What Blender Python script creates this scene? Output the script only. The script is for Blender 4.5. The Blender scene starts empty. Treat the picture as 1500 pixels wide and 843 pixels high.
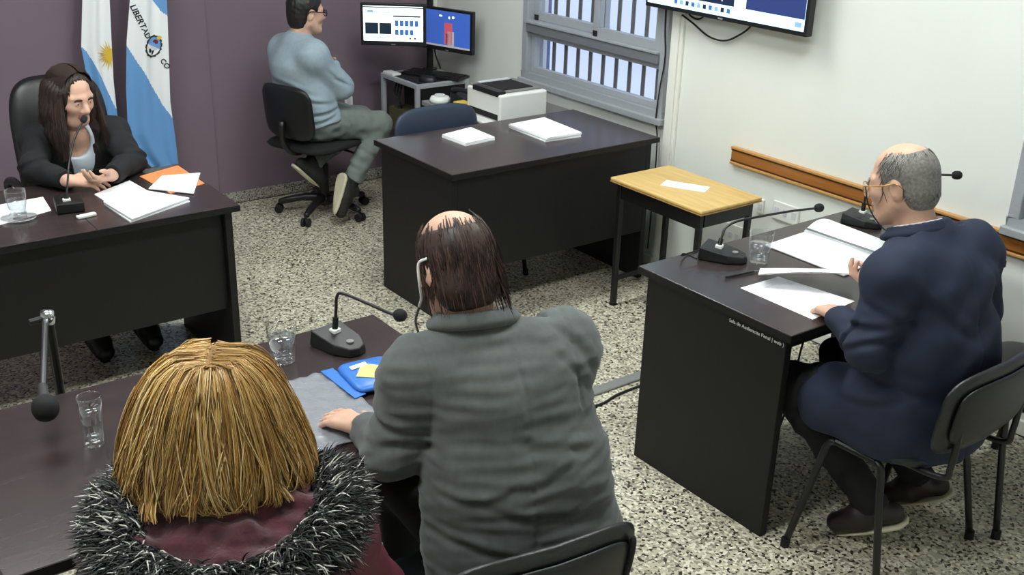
import bpy, bmesh, math, random
import numpy as np
from mathutils import Vector, Matrix
random.seed(7); rng = np.random.default_rng(7)
S = bpy.context.scene
C = S.collection
V = Vector
# ------------------------------------------------------------------ camera
cam = bpy.data.cameras.new('camera'); camo = bpy.data.objects.new('camera', cam); C.objects.link(camo)
fw = V((0.55444029, 0.73694986, -0.38665341)); rt = V((0.80548311, -0.59201927, 0.0266486)); up = V((0.20926759, 0.32621785, 0.92184))
Mx = Matrix((rt, up, -fw)).transposed().to_4x4(); Mx.translation = (0, 0, 2.1287)
camo.matrix_world = Mx
cam.sensor_width = 36; cam.lens = 1602.65*36/1500; cam.clip_start = .05
S.camera = camo
# ------------------------------------------------------------------ world: overcast daylight outside the windows
w = bpy.data.worlds.new('daylight'); S.world = w; w.use_nodes = True
bg = w.node_tree.nodes['Background']; bg.inputs[0].default_value = (.66, .77, 1, 1); bg.inputs[1].default_value = .74
S.view_settings.view_transform = 'Standard'; S.view_settings.look = 'None'
S.view_settings.gamma = 1; S.view_settings.use_curve_mapping = False
S.view_settings.exposure = 0.55
LAMP = 24.0
# ------------------------------------------------------------------ materials
MATS = {}
def srgb(c):
    return tuple(((x/255)/12.92 if x/255 <= .04045 else ((x/255+.055)/1.055)**2.4) for x in c)
def mat(name, col, rough=.6, metal=0, var=0, vscale=8, bump=0, bscale=200, stretch=None, spec=.5, sheen=0, coat=0, emit=0, grain=None, coord='pos'):
    """col is sRGB 0-255; var mixes a noise-darkened tone; bump adds fine relief"""
    m = bpy.data.materials.new(name); m.use_nodes = True; n = m.node_tree.nodes; L = m.node_tree.links
    b = n['Principled BSDF']; c = srgb(col)+(1,)
    b.inputs['Base Color'].default_value = c; b.inputs['Roughness'].default_value = rough; b.inputs['Metallic'].default_value = metal
    b.inputs['Specular IOR Level'].default_value = spec
    if sheen: b.inputs['Sheen Weight'].default_value = sheen
    if coat: b.inputs['Coat Weight'].default_value = coat; b.inputs['Coat Roughness'].default_value = .15
    if emit: b.inputs['Emission Color'].default_value = c; b.inputs['Emission Strength'].default_value = emit
    if var or bump:
        if coord == 'pos': g = n.new('ShaderNodeNewGeometry'); src = g.outputs['Position']
        else: g = n.new('ShaderNodeTexCoord'); src = g.outputs['Object']
        mp = n.new('ShaderNodeMapping'); L.new(src, mp.inputs[0])
        if stretch: mp.inputs['Scale'].default_value = stretch
        if var:
            t = n.new('ShaderNodeTexNoise'); t.inputs['Scale'].default_value = vscale; t.inputs['Detail'].default_value = 5; L.new(mp.outputs[0], t.inputs[0])
            r = n.new('ShaderNodeValToRGB'); L.new(t.outputs[0], r.inputs[0])
            r.color_ramp.elements[0].position = .3; r.color_ramp.elements[1].position = .7
            r.color_ramp.elements[0].color = tuple(x*(1-var) for x in c[:3])+(1,) if grain is None else srgb(grain)+(1,)
            r.color_ramp.elements[1].color = tuple(min(1, x*(1+var*.6)) for x in c[:3])+(1,) if grain is None else c
            L.new(r.outputs[0], b.inputs['Base Color'])
        if bump:
            t2 = n.new('ShaderNodeTexNoise'); t2.inputs['Scale'].default_value = bscale; t2.inputs['Detail'].default_value = 3; L.new(mp.outputs[0], t2.inputs[0])
            bm_ = n.new('ShaderNodeBump'); bm_.inputs['Strength'].default_value = bump; bm_.inputs['Distance'].default_value = .004
            L.new(t2.outputs[0], bm_.inputs['Height']); L.new(bm_.outputs[0], b.inputs['Normal'])
    MATS[name] = m; return m
def terrazzo(name, base, dark, light, scale=95, rough=.35, darkpos=.30):
    m = bpy.data.materials.new(name); m.use_nodes = True; n = m.node_tree.nodes; L = m.node_tree.links
    b = n['Principled BSDF']; b.inputs['Roughness'].default_value = rough
    g = n.new('ShaderNodeNewGeometry')
    v = n.new('ShaderNodeTexVoronoi'); v.inputs['Scale'].default_value = scale; L.new(g.outputs['Position'], v.inputs['Vector'])
    sx = n.new('ShaderNodeSeparateColor'); L.new(v.outputs['Color'], sx.inputs[0])
    r = n.new('ShaderNodeValToRGB'); r.color_ramp.interpolation = 'CONSTANT'; L.new(sx.outputs[0], r.inputs[0])
    e = r.color_ramp.elements; e[0].position = 0; e[0].color = srgb(dark)+(1,); e[1].position = darkpos; e[1].color = srgb(base)+(1,)
    x = e.new(darkpos*.45); x.color = tuple((p+q)/2 for p, q in zip(srgb(dark), srgb(base)))+(1,)
    x = e.new(.70); x.color = srgb(light)+(1,)
    x = e.new(.88); x.color = tuple(.6*p for p in srgb(base))+(1,)
    t = n.new('ShaderNodeTexNoise'); t.inputs['Scale'].default_value = 2.2; t.inputs['Detail'].default_value = 4; L.new(g.outputs['Position'], t.inputs[0])
    mm = n.new('ShaderNodeMapRange'); mm.inputs[1].default_value = .3; mm.inputs[2].default_value = .7; mm.inputs[3].default_value = .86; mm.inputs[4].default_value = 1.05; L.new(t.outputs[0], mm.inputs[0])
    mx = n.new('ShaderNodeMix'); mx.data_type = 'RGBA'; mx.blend_type = 'MULTIPLY'; mx.inputs[0].default_value = 1
    L.new(r.outputs[0], mx.inputs[6]); L.new(mm.outputs[0], mx.inputs[7]); L.new(mx.outputs[2], b.inputs['Base Color'])
    MATS[name] = m; return m
def glass(name, col=(255, 255, 255), rough=0, ior=1.45):
    m = mat(name, col, rough); b = m.node_tree.nodes['Principled BSDF']; b.inputs['Transmission Weight'].default_value = 1; b.inputs['IOR'].default_value = ior
    return m
def thinglass(name, tint=(.95, .97, 1), gloss=.08, rough=.03, alpha=0, col=(1, 1, 1)):
    m = bpy.data.materials.new(name); m.use_nodes = True; n = m.node_tree.nodes; L = m.node_tree.links; n.clear()
    o = n.new('ShaderNodeOutputMaterial'); t = n.new('ShaderNodeBsdfTransparent'); t.inputs[0].default_value = tint+(1,)
    g = n.new('ShaderNodeBsdfPrincipled'); g.inputs['Roughness'].default_value = rough; g.inputs['Base Color'].default_value = col+(1,)
    x = n.new('ShaderNodeMixShader'); x.inputs[0].default_value = gloss
    L.new(t.outputs[0], x.inputs[1]); L.new(g.outputs[0], x.inputs[2]); L.new(x.outputs[0], o.inputs[0])
    MATS[name] = m; return m
mat('wall_white', (230, 233, 228), .85, var=.04, vscale=1.2)
mat('wall_purple', (122, 105, 117), .8, var=.07, vscale=1.5)
mat('ceiling_white', (225, 225, 222), .9)
terrazzo('terrazzo', (198, 192, 170), (52, 50, 42), (228, 223, 204), 112)
terrazzo('terrazzo_base', (165, 160, 152), (70, 66, 62), (196, 190, 182), 150)
mat('grout', (120, 115, 104), .9)
mat('wenge_top', (55, 44, 45), .27, var=.35, vscale=5, stretch=(1, 14, 1), spec=.6)
mat('wenge_panel', (15, 13, 14), .55, var=.3, vscale=6, stretch=(8, 8, 1), spec=.4)
mat('wenge_edge', (70, 58, 58), .4)
mat('beech', (219, 184, 118), .5, var=.12, vscale=5, stretch=(12, 1, 1))
mat('beech_edge', (176, 138, 80), .55)
mat('black_metal', (17, 17, 18), .4)
mat('black_plastic', (20, 20, 22), .42)
mat('black_matte', (13, 13, 14), .8)
mat('black_leather', (24, 25, 28), .4, bump=.15, bscale=160, spec=.6)
mat('blue_vinyl', (44, 54, 72), .42, bump=.1, bscale=160)
mat('black_fabric', (20, 20, 22), .9, bump=.2, bscale=500)
mat('chrome', (190, 192, 196), .2, 1)
mat('steel', (150, 152, 154), .35, 1)
mat('aluminium', (172, 176, 182), .42, .2, var=.05, vscale=30, stretch=(1, 1, 20))
mat('aluminium_dark', (120, 124, 130), .5, .2)
mat('white_plastic', (232, 233, 230), .4)
mat('raceway_white', (238, 238, 232), .5)
mat('grey_plastic', (128, 128, 126), .5)
mat('paper', (246, 247, 250), .8)
mat('paper_grey', (206, 208, 214), .8)
mat('ink', (60, 62, 70), .8)
mat('manila', (232, 206, 128), .75)
mat('orange_paper', (222, 138, 84), .7, var=.06, vscale=20)
mat('rail_wood', (158, 98, 42), .35, var=.25, vscale=3, stretch=(1, 1, 22), coat=.3)
mat('rail_dark', (70, 40, 20), .4)
mat('rail_gold', (196, 146, 84), .4)
mat('rubber', (16, 16, 16), .7)
mat('sole_cream', (206, 200, 172), .6)
mat('carton_yellow', (206, 180, 80), .6)
def rimglass(name, tint, lo, hi, power, rough=.02, col=(.9, .93, .96)):
    m = bpy.data.materials.new(name); m.use_nodes = True; n = m.node_tree.nodes; L = m.node_tree.links; n.clear()
    o = n.new('ShaderNodeOutputMaterial'); t = n.new('ShaderNodeBsdfTransparent'); t.inputs[0].default_value = tint+(1,)
    g = n.new('ShaderNodeBsdfGlossy'); g.inputs['Roughness'].default_value = rough; g.inputs['Color'].default_value = (1, 1, 1, 1)
    lw = n.new('ShaderNodeLayerWeight'); lw.inputs[0].default_value = .5; pw = n.new('ShaderNodeMath'); pw.operation = 'POWER'; pw.inputs[1].default_value = power; L.new(lw.outputs['Facing'], pw.inputs[0])
    mr = n.new('ShaderNodeMapRange'); mr.inputs[3].default_value = lo; mr.inputs[4].default_value = hi; L.new(pw.outputs[0], mr.inputs[0])
    x = n.new('ShaderNodeMixShader'); L.new(mr.outputs[0], x.inputs[0]); L.new(t.outputs[0], x.inputs[1]); L.new(g.outputs[0], x.inputs[2]); L.new(x.outputs[0], o.inputs[0])
    MATS[name] = m; return m
rimglass('glass_clear', (.97, .98, .98), .06, .75, 2.5); rimglass('water', (.90, .93, .95), .09, .6, 2.2)
thinglass('pane', gloss=.06)
thinglass('plastic_film', (.80, .82, .86), .36, .16, col=(.55, .57, .62))
mat('blue_print', (58, 118, 204), .35)
mat('yellow_print', (226, 222, 128), .4)
mat('teal_dark', (28, 40, 78), .5)
mat('olive_dark', (84, 78, 46), .7); mat('post_blue', (70, 84, 140), .6)
# ------------------------------------------------------------------ mesh building
class MB:
    def __init__(s): s.v = []; s.f = []; s.m = []
    def add(s, vs, fs, mi=0):
        o = len(s.v); s.v += [tuple(v) for v in vs]; s.f += [tuple(i+o for i in f) for f in fs]; s.m += [mi]*len(fs); return s
    def box(s, lo, hi, mi=0):
        (a, b, c), (d, e, f) = lo, hi
        return s.add([(a, b, c), (d, b, c), (d, e, c), (a, e, c), (a, b, f), (d, b, f), (d, e, f), (a, e, f)],
                     [(0, 3, 2, 1), (4, 5, 6, 7), (0, 1, 5, 4), (1, 2, 6, 5), (2, 3, 7, 6), (3, 0, 4, 7)], mi)
    def obox(s, c, ax, ay, az, mi=0):
        """box about centre c with half-axis vectors"""
        c, ax, ay, az = map(V, (c, ax, ay, az)); vs = []
        for k in (-1, 1):
            for (i, j) in ((-1, -1), (1, -1), (1, 1), (-1, 1)): vs.append(c+ax*i+ay*j+az*k)
        return s.add(vs, [(0, 3, 2, 1), (4, 5, 6, 7), (0, 1, 5, 4), (1, 2, 6, 5), (2, 3, 7, 6), (3, 0, 4, 7)], mi)
    def tube(s, pts, r, n=10, cap=True, mi=0, flat=None):
        """swept circle along pts; r a number or a list; flat=(dir, factor) squashes"""
        pts = [V(p) for p in pts]; k = len(pts); rr = r if isinstance(r, (list, tuple)) else [r]*k
        vs = []; prev = None
        for i, p in enumerate(pts):
            t = (pts[min(i+1, k-1)]-pts[max(i-1, 0)]).normalized()
            if prev is None:
                a = t.orthogonal().normalized() if flat is None else (V(flat[0])-t*t.dot(V(flat[0]))).normalized()
            else: a = (prev-t*prev.dot(t)).normalized()
            prev = a; b = t.cross(a)
            for j in range(n):
                q = 2*math.pi*j/n; fa = 1 if flat is None else flat[1]
                vs.append(p+a*math.cos(q)*rr[i]*fa+b*math.sin(q)*rr[i])
        fs = [(i*n+j, i*n+(j+1) % n, (i+1)*n+(j+1) % n, (i+1)*n+j) for i in range(k-1) for j in range(n)]
        if cap: fs += [tuple(range(n))[::-1], tuple((k-1)*n+j for j in range(n))]
        return s.add(vs, fs, mi)
    def lathe(s, prof, c=(0, 0, 0), n=32, axis=None, mi=0):
        """prof: list of (r, z); open profile ends on axis are closed by r=0"""
        c = V(c); vs = []; ax = V(axis).normalized() if axis else V((0, 0, 1)); a = ax.orthogonal().normalized(); b = ax.cross(a)
        for r, z in prof:
            for j in range(n):
                q = 2*math.pi*j/n; vs.append(c+ax*z+a*(math.cos(q)*r)+b*(math.sin(q)*r))
        fs = [(i*n+j, i*n+(j+1) % n, (i+1)*n+(j+1) % n, (i+1)*n+j) for i in range(len(prof)-1) for j in range(n)]
        return s.add(vs, fs, mi)
    def prism(s, poly, z0, z1, mi=0):
        n = len(poly)
        return s.add([(x, y, z0) for x, y in poly]+[(x, y, z1) for x, y in poly],
                     [tuple(range(n))[::-1], tuple(range(n, 2*n))]+[(i, (i+1) % n, n+(i+1) % n, n+i) for i in range(n)], mi)
    def grid(s, P, mi=0, closed=False):
        """P[i][j] points"""
        a, b = len(P), len(P[0]); vs = [p for r in P for p in r]
        return s.add(vs, [(i*b+j, i*b+j+1, (i+1)*b+j+1, (i+1)*b+j) for i in range(a-1) for j in range(b-1)], mi)
    def build(s, name, mats, parent=None, smooth=False, bevel=0, world=False, seg=2, solid=0, subsurf=0):
        me = bpy.data.meshes.new(name); vs = s.v
        if world and parent is not None:
            L_ = parent.location if parent.parent is None else parent.parent.location
            vs = [(v[0]-L_[0], v[1]-L_[1], v[2]-L_[2]) for v in vs]
        me.from_pydata(vs, [], s.f)
        mats = mats if isinstance(mats, (list, tuple)) else [mats]
        for m in mats: me.materials.append(MATS[m])
        if len(mats) > 1: me.polygons.foreach_set('material_index', s.m)
        b = bmesh.new(); b.from_mesh(me); bmesh.ops.remove_doubles(b, verts=b.verts, dist=1e-6); bmesh.ops.recalc_face_normals(b, faces=b.faces); b.to_mesh(me); b.free()
        return finish(me, name, parent, smooth, bevel, seg, solid, subsurf)
def finish(me, name, parent=None, smooth=False, bevel=0, seg=2, solid=0, subsurf=0):
    o = bpy.data.objects.new(name, me); C.objects.link(o); o.parent = parent
    if smooth: me.polygons.foreach_set('use_smooth', [True]*len(me.polygons))
    if solid: md = o.modifiers.new('solid', 'SOLIDIFY'); md.thickness = solid; md.offset = 0
    if bevel:
        md = o.modifiers.new('bevel', 'BEVEL'); md.width = bevel; md.segments = seg; md.limit_method = 'ANGLE'; md.angle_limit = math.radians(40)
        md.harden_normals = False
    if subsurf: md = o.modifiers.new('sub', 'SUBSURF'); md.levels = subsurf; md.render_levels = subsurf
    return o
def tag(o, label=None, cat=None, group=None, kind=None):
    if label: o['label'] = label
    if cat: o['category'] = cat
    if group: o['group'] = group
    if kind: o['kind'] = kind
    return o
def thing(name, label, cat, loc=(0, 0, 0), rz=0, group=None):
    o = bpy.data.objects.new(name, None); C.objects.link(o); o.empty_display_size = .05
    o.location = loc; o.rotation_euler = (0, 0, rz); return tag(o, label, cat, group)
def copy_tree(o, parent=None):
    c = o.copy(); C.objects.link(c); c.parent = parent
    for ch in list(o.children): copy_tree(ch, c)
    return c
def struct(name, mb, m, parent=None, **k):
    o = mb.build(name, m, parent, **k)
    if parent is None: o['kind'] = 'structure'
    return o
def bez(pts, n=24):
    """Catmull-Rom through pts"""
    P = [V(p) for p in pts]; P = [P[0]*2-P[1]]+P+[P[-1]*2-P[-2]]; out = []
    k = len(P)-3
    for i in range(k):
        a, b, c, d = P[i:i+4]; m = max(2, n//k)
        for j in range(m):
            t = j/m; out.append(.5*((2*b)+(c-a)*t+(2*a-5*b+4*c-d)*t*t+(3*b-a-3*c+d)*t**3))
    out.append(P[-2]); return out
# ------------------------------------------------------------------ room
X0, X1, Y0, Y1, H = -2.2, 3.852, -0.75, 6.036, 2.95
fl = MB().box((X0-.1, Y0-.1, -.1), (X1+.1, Y1+.1, -.008)); floor = struct('floor', fl, 'grout')
ts = .4; tb = MB().box((-ts/2+.0012, -ts/2+.0012, -.008), (ts/2-.0012, ts/2-.0012, 0))
tile0 = tb.build('tile', 'terrazzo', floor, bevel=0)
first = True
for i in range(16):
    for j in range(17):
        x = X1-.02-ts*(i+.5); y = Y1-.02-ts*(j+.5)
        t = tile0 if first else tile0.copy()
        if not first: C.objects.link(t)
        first = False; t.parent = floor; t.location = (x, y, 0)
struct('ceiling', MB().box((X0, Y0, H), (X1, Y1, H+.1)), 'ceiling_white')
struct('wall_left', MB().box((X0-.1, Y0-.1, -.1), (X0, Y1+.1, H+.1)), 'wall_white')
struct('wall_front', MB().box((X0, Y0-.1, -.1), (X1+.1, Y0, H+.1)), 'wall_white')
wb = struct('wall_back', MB().box((X0, Y1, -.1), (X1+.1, Y1+.1, H+.1)), 'wall_purple')
pan = MB().box((X0, Y1-.012, .07), (2.335, Y1, H)); pan.build('wall_panel', 'wall_purple', wb, bevel=.004)
# right wall with two window openings
WIN = ((3.885, 5.060, .79, 2.0), (.55, 2.012, .79, 2.0))
wr = MB(); ys = [Y0]+[v for q in sorted(WIN) for v in q[:2]]+[Y1]
for k in range(0, len(ys)-1):
    a, b = ys[k], ys[k+1]
    if k % 2 == 0: wr.box((X1, a, -.1), (X1+.16, b, H+.1))
    else: wr.box((X1, a, -.1), (X1+.16, b, .79)); wr.box((X1, a, 2.0), (X1+.16, b, H+.1))
struct('wall_right', wr, 'wall_white')
struct('baseboard_back', MB().box((X0, Y1-.014, 0), (X1, Y1, .068)), 'terrazzo_base', bevel=.003)
struct('baseboard_right', MB().box((X1-.012, Y0, 0), (X1, Y1-.014, .06)), 'raceway_white', bevel=.003)
struct('trim_1', MB().box((X1-.022, Y1-.04, .068), (X1, Y1, H)), 'raceway_white', bevel=.003)   # white corner bead
def window(name, y0, y1, z0, z1, zt, split, bars, slide=True):
    root = MB()
    x = X1; t = .045
    for lo, hi in (((y0, z0), (y1, z0+t)), ((y0, z1-t), (y1, z1)), ((y0, z0+t), (y0+t, z1-t)), ((y1-t, z0+t), (y1, z1-t))):
        root.box((x-.025, lo[0], lo[1]), (x+.10, hi[0], hi[1]))
    o = struct(name, root, 'aluminium', bevel=.004)
    sill = MB().box((x-.045, y0-.01, z0-.02), (x+.02, y1+.01, z0+.012)); sill.build('window_sill', 'aluminium', o, bevel=.004)
    tr = MB().box((x-.035, y0+t, zt), (x+.09, y1-t, zt+.05)); tr.build('transom', 'aluminium_dark', o, bevel=.003)
    tr = MB().box((x-.043, y0+t, zt+.05), (x+.09, y1-t, zt+.062)); tr.build('transom_lip', 'aluminium', o, bevel=.002)
    fr = MB(); a, b, c, d = y0+t, y1-t, z0+t, zt; f = .03
    for lo, hi in (((a, c), (b, c+f)), ((a, d-f), (b, d)), ((a, c+f), (a+f, d-f)), ((b-f, c+f), (b, d-f))):
        fr.box((x+.01, lo[0], lo[1]), (x+.05, hi[0], hi[1]))
    fr.build('fixed_sash', 'aluminium', o, bevel=.003)
    MB().box((x+.026, a+f-.004, c+f-.004), (x+.031, b-f+.004, d-f+.004)).build('pane', 'pane', o)
    c, d = zt+.062, z1-t; f = .045
    for k, (a, b) in enumerate(((y0+t, split+.02), (split-.02, y1-t))):
        xo = .0+.045*k; fr = MB()
        for lo, hi in (((a, c), (b, c+f)), ((a, d-f), (b, d)), ((a, c+f), (a+f, d-f)), ((b-f, c+f), (b, d-f))):
            fr.box((x-.02+xo, lo[0], lo[1]), (x+.018+xo, hi[0], hi[1]))
        sa = fr.build('sliding_sash', 'aluminium', o, bevel=.003)
        MB().box((x-.004+xo, a+f-.004, c+f-.004), (x+.001+xo, b-f+.004, d-f+.004)).build('pane', 'pane', sa)
        MB().box((x-.026+xo, b-f+.006, c+.0), (x-.02+xo, b-.006, c+.03)).build('latch', 'black_plastic', sa, bevel=.002)
    for k in range(bars):
        yy = y0+.10+(y1-y0-.2)*k/(bars-1)
        MB().tube([(x+.135, yy, z0+.0), (x+.135, yy, z1)], .011, 8).build('security_bar', 'black_metal', o)
    return o
window('window_1', *WIN[0], 1.07, 4.43, 10)
window('window_2', *WIN[1], 1.07, 1.28, 13)
# blue post outside the first window
o = MB().box((4.19, 5.30, -.1), (4.23, 5.335, 2.4)).build('exterior_post', 'post_blue', bevel=.004)
tag(o, 'blue metal post standing outside the barred window', 'post')
# chair rail along the right wall
r = thing('chair_rail', 'polished brown wooden rail with dark grooves along the white wall', 'wall rail', (X1, 2.0, .70))
MB().box((X1-.018, .4, .698), (X1, 3.404, .772)).build('rail_board', 'rail_wood', r, bevel=.003, world=True)
for z in (.694, .767): MB().box((X1-.026, .4, z), (X1, 3.404, z+.012)).build('bead', 'rail_gold', r, bevel=.003, world=True)
for z in (.707, .759): MB().box((X1-.0195, .4, z), (X1-.005, 3.4042, z+.007)).build('groove', 'rail_dark', r, world=True)
# ceiling lamps (the room's own light)
def ceiling_lamp(x, y, label):
    t = thing('ceiling_lamp', label, 'lamp', (x, y, H), 0, 'ceiling lamps')
    MB().box((-.64, -.19, -.05), (.64, .19, -.001)).build('housing', 'white_plastic', t, bevel=.005)
    m = 'lamp_diffuser'
    if m not in MATS: mat(m, (247, 253, 250), .5, emit=LAMP)
    MB().box((-.6, -.15, -.056), (.6, .15, -.051)).build('diffuser', m, t)
for x, y, lab in ((.3, 1.9, 'with glowing diffuser above the blonde woman'), (2.5, 1.9, 'with glowing diffuser above the navy-suited man'), (.5, 4.0, 'with glowing diffuser above the judge desk'), (2.5, 3.9, 'with glowing diffuser above the office desk')): ceiling_lamp(x, y, 'white ceiling lamp '+lab)
# ------------------------------------------------------------------ desks
def text_obj(txt, size, origin, ux, uy, m, name, parent, depth=.0006):
    """flat lettering as mesh at origin with axes ux, uy (world), parented to an unrotated thing"""
    cu = bpy.data.curves.new('t', 'FONT'); cu.body = txt; cu.size = size; cu.extrude = depth; cu.resolution_u = 2
    o = bpy.data.objects.new('t', cu); C.objects.link(o); dg = bpy.context.evaluated_depsgraph_get()
    me = bpy.data.meshes.new_from_object(o.evaluated_get(dg)); bpy.data.objects.remove(o)
    ux, uy = V(ux).normalized(), V(uy).normalized(); uz = ux.cross(uy); R = Matrix((ux, uy, uz)).transposed().to_4x4(); R.translation = V(origin)-(parent.location if parent else V())
    me.transform(R); me.materials.clear(); me.materials.append(MATS[m])
    return finish(me, name, parent)
def desk(name, label, x0, x1, y0, y1, z=.75, modesty='front', drop=.32, inset=.03, ends=(True, True), mod_inset=.05):
    t = thing(name, label, 'desk', ((x0+x1)/2, (y0+y1)/2, 0))
    MB().box((x0, y0, z-.028), (x1, y1, z)).build('desk_top', 'wenge_top', t, bevel=.003, world=True)
    e = MB()
    e.box((x0-.0015, y0-.0015, z-.026), (x1+.0015, y0+.001, z-.002)); e.box((x0-.0015, y0, z-.026), (x0+.001, y1+.0015, z-.002))
    e.box((x1-.001, y0, z-.026), (x1+.0015, y1+.0015, z-.002)); e.box((x0, y1-.001, z-.026), (x1, y1+.0015, z-.002))
    e.build('edge_band', 'wenge_panel', t, world=True)
    for k, xx in enumerate((x0+inset*.7, x1-inset*.7-.03)):
        if ends[k]: MB().box((xx, y0+inset, 0), (xx+.03, y1-inset, z-.0285)).build('end_panel', 'wenge_panel', t, bevel=.002, world=True)
    a, b = x0+inset*.7+.0305, x1-inset*.7-.0305
    ym = y0+mod_inset if modesty == 'front' else y1-mod_inset-.02
    MB().box((a, ym, drop), (b, ym+.02, z-.0285)).build('modesty_panel', 'wenge_panel', t, bevel=.002, world=True)
    return t
jd = desk('judge_desk', 'long dark wenge desk with modesty panel in front of the flags', -.35, 1.575, 3.875, 4.53, drop=.30, mod_inset=.06)
MB().box((1.030, 3.876, .7235), (1.033, 4.529, .7505)).build('top_joint', 'black_matte', jd, world=True)
md = desk('office_desk', 'dark wenge desk with two end panels below the barred window', 2.5, 3.722, 3.775, 4.446, drop=.26, mod_inset=.03)
rtb = desk('witness_desk', 'dark wenge desk with open folder and two microphones beside the wall', 2.46, 3.62, 1.872, 2.548, modesty='back', drop=.25)
text_obj('Sala de Audiencias Penal | web )', .0175, (2.4795, 2.135, .693), (0, -1, 0), (0, 0, 1), 'white_plastic', 'lettering', rtb)
nt = desk('lawyers_desk', 'dark brown desk with a zip bag, glasses and small microphone on top', .265, 1.494, 1.975, 2.687, modesty='back', drop=.3)
# ------------------------------------------------------------------ small school desk
x0, x1, y0, y1, z = 3.305, 3.687, 3.063, 3.656, .645
t = thing('school_desk', 'small table with pale wood top and black metal legs by the wall', 'table', ((x0+x1)/2, (y0+y1)/2, 0))
MB().box((x0, y0, z-.016), (x1, y1, z)).build('table_top', 'beech', t, bevel=.006, world=True, seg=3)
MB().box((x0+.0003, y0+.0003, z-.022), (x1-.0003, y1-.0003, z-.0165)).build('under_edge', 'beech_edge', t, world=True)
MB().box((x0+.03, y0+.03, z-.10), (x0+.045, y1-.03, z-.0225)).box((x1-.045, y0+.03, z-.10), (x1-.03, y1-.03, z-.0225)).box((x0+.045, y1-.045, z-.10), (x1-.045, y1-.03, z-.0225)).box((x0+.045, y0+.045, z-.10), (x1-.045, y1-.045, z-.094)).build('book_tray', 'black_metal', t, world=True)
MB().box((x0+.05, y0+.025, z-.085), (x1-.05, y0+.032, z-.035)).build('tray_front', 'black_plastic', t, world=True)
for xx in (x0+.035, x1-.035):
    for yy in (y0+.04, y1-.04):
        MB().box((xx-.0125, yy-.0125, .012), (xx+.0125, yy+.0125, z-.0225)).build('leg', 'black_metal', t, bevel=.003, world=True)
        MB().box((xx-.014, yy-.014, 0), (xx+.014, yy+.014, .0118)).build('foot_cap', 'rubber', t, bevel=.002, world=True)
MB().box((x0+.05, y1-.05, .13), (x1-.05, y1-.03, .15)).build('stretcher', 'black_metal', t, bevel=.003, world=True)
o = MB().box((-.105, -.045, 0), (.105, .045, .003)).build('paper_slip', 'paper', bevel=.001); o.location = (3.50, 3.36, .6452); o.rotation_euler.z = math.radians(-62)
tag(o, 'long white paper slip on the pale wood table', 'paper')
# low side table behind the office desk
t = thing('side_table', 'low grey side table under the printer behind the dark desk', 'table', (3.52, 4.86, 0))
MB().box((3.235, 4.50, .675), (3.835, 5.20, .70)).build('table_top', 'grey_plastic', t, bevel=.003, world=True)
for xx in (3.26, 3.80):
    for yy in (4.53, 5.17): MB().box((xx-.015, yy-.015, 0), (xx+.015, yy+.015, .6748)).build('leg', 'black_metal', t, world=True)
# ------------------------------------------------------------------ floor cable cover, cable, wall fittings
o = MB().prism([(0, 0), (1.3, 0), (1.3, .055), (0, .055)], 0, .012).build('cable_cover', 'grey_plastic', bevel=.006, seg=3); o.location = (1.72, 2.935, .0005); o.rotation_euler.z = .01
tag(o, 'grey floor cable cover strip between the two dark desks', 'cable cover')
o = MB().tube(bez([(1.72, 2.88, .006), (2.1, 2.865, .006), (2.4, 2.89, .006), (2.62, 2.875, .006), (2.75, 2.90, .006), (2.95, 2.90, .006), (3.05, 2.86, .006)], 40), .0055, 8).build('floor_cable', 'rubber', smooth=True)
tag(o, 'black cable lying on the floor beside the grey cable cover', 'cable')
t = thing('cable_raceway', 'white vertical plastic cable raceway beside the barred window', 'raceway', (X1, 3.835, 0))
MB().box((X1-.024, 3.812, .062), (X1-.0005, 3.862, H-.002)).build('channel', 'raceway_white', t, bevel=.003, world=True)
MB().box((X1-.016, 3.790, .062), (X1-.0005, 3.811, H-.002)).build('side_channel', 'raceway_white', t, bevel=.003, world=True)
def outlet(c, axis, label, w=.075, h=.05, n=2):
    t = thing('wall_outlet', label, 'outlet', c)
    if axis == 'x':
        MB().box((-.012, -w/2, -h/2), (-.0005, w/2, h/2)).build('plate', 'white_plastic', t, bevel=.003)
        for k in range(n):
            yy = w*((k+.5)/n-.5); MB().box((-.0145, yy-.012, -.016), (-.0122, yy+.012, .016)).build('socket', 'paper_grey', t, bevel=.002)
    else:
        MB().box((-w/2, -.012, -h/2), (w/2, -.0005, h/2)).build('plate', 'white_plastic', t, bevel=.003)
        for k in range(n):
            xx = w*((k+.5)/n-.5); MB().box((xx-.012, -.0145, -.016), (xx+.012, -.0122, .016)).build('socket', 'paper_grey', t, bevel=.002)
outlet((X1, 3.05, .545), 'x', 'wide white wall outlet plate below the wooden rail', .15, .085, 3)
outlet((X1, 3.36, .345), 'x', 'white wall outlet box low behind the pale wood table', .13, .11, 3)
outlet((X1, 3.20, .535), 'x', 'narrow white wall switch between table and outlet plate', .035, .07, 1)
outlet((3.215, Y1-.0005, .532), 'y', 'small white outlet on the purple wall near the equipment rack', .055, .055, 1)
outlet((2.70, Y1-.0005, .52), 'y', 'white outlet box on the purple wall behind the office chair', .06, .085, 1)
o = MB().tube(bez([(X1-.03, 3.90, 2.1), (X1-.03, 3.905, 1.35), (X1-.03, 3.885, 1.12), (X1-.035, 3.90, .95), (X1-.03, 3.915, .80), (X1-.02, 3.905, .70), (X1-.02, 3.90, .5), (X1-.02, 3.91, .1)], 48), .004, 6).build('hanging_cable', 'rubber', smooth=True)
tag(o, 'thin black cable hanging down between window and white raceway', 'cable')
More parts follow.
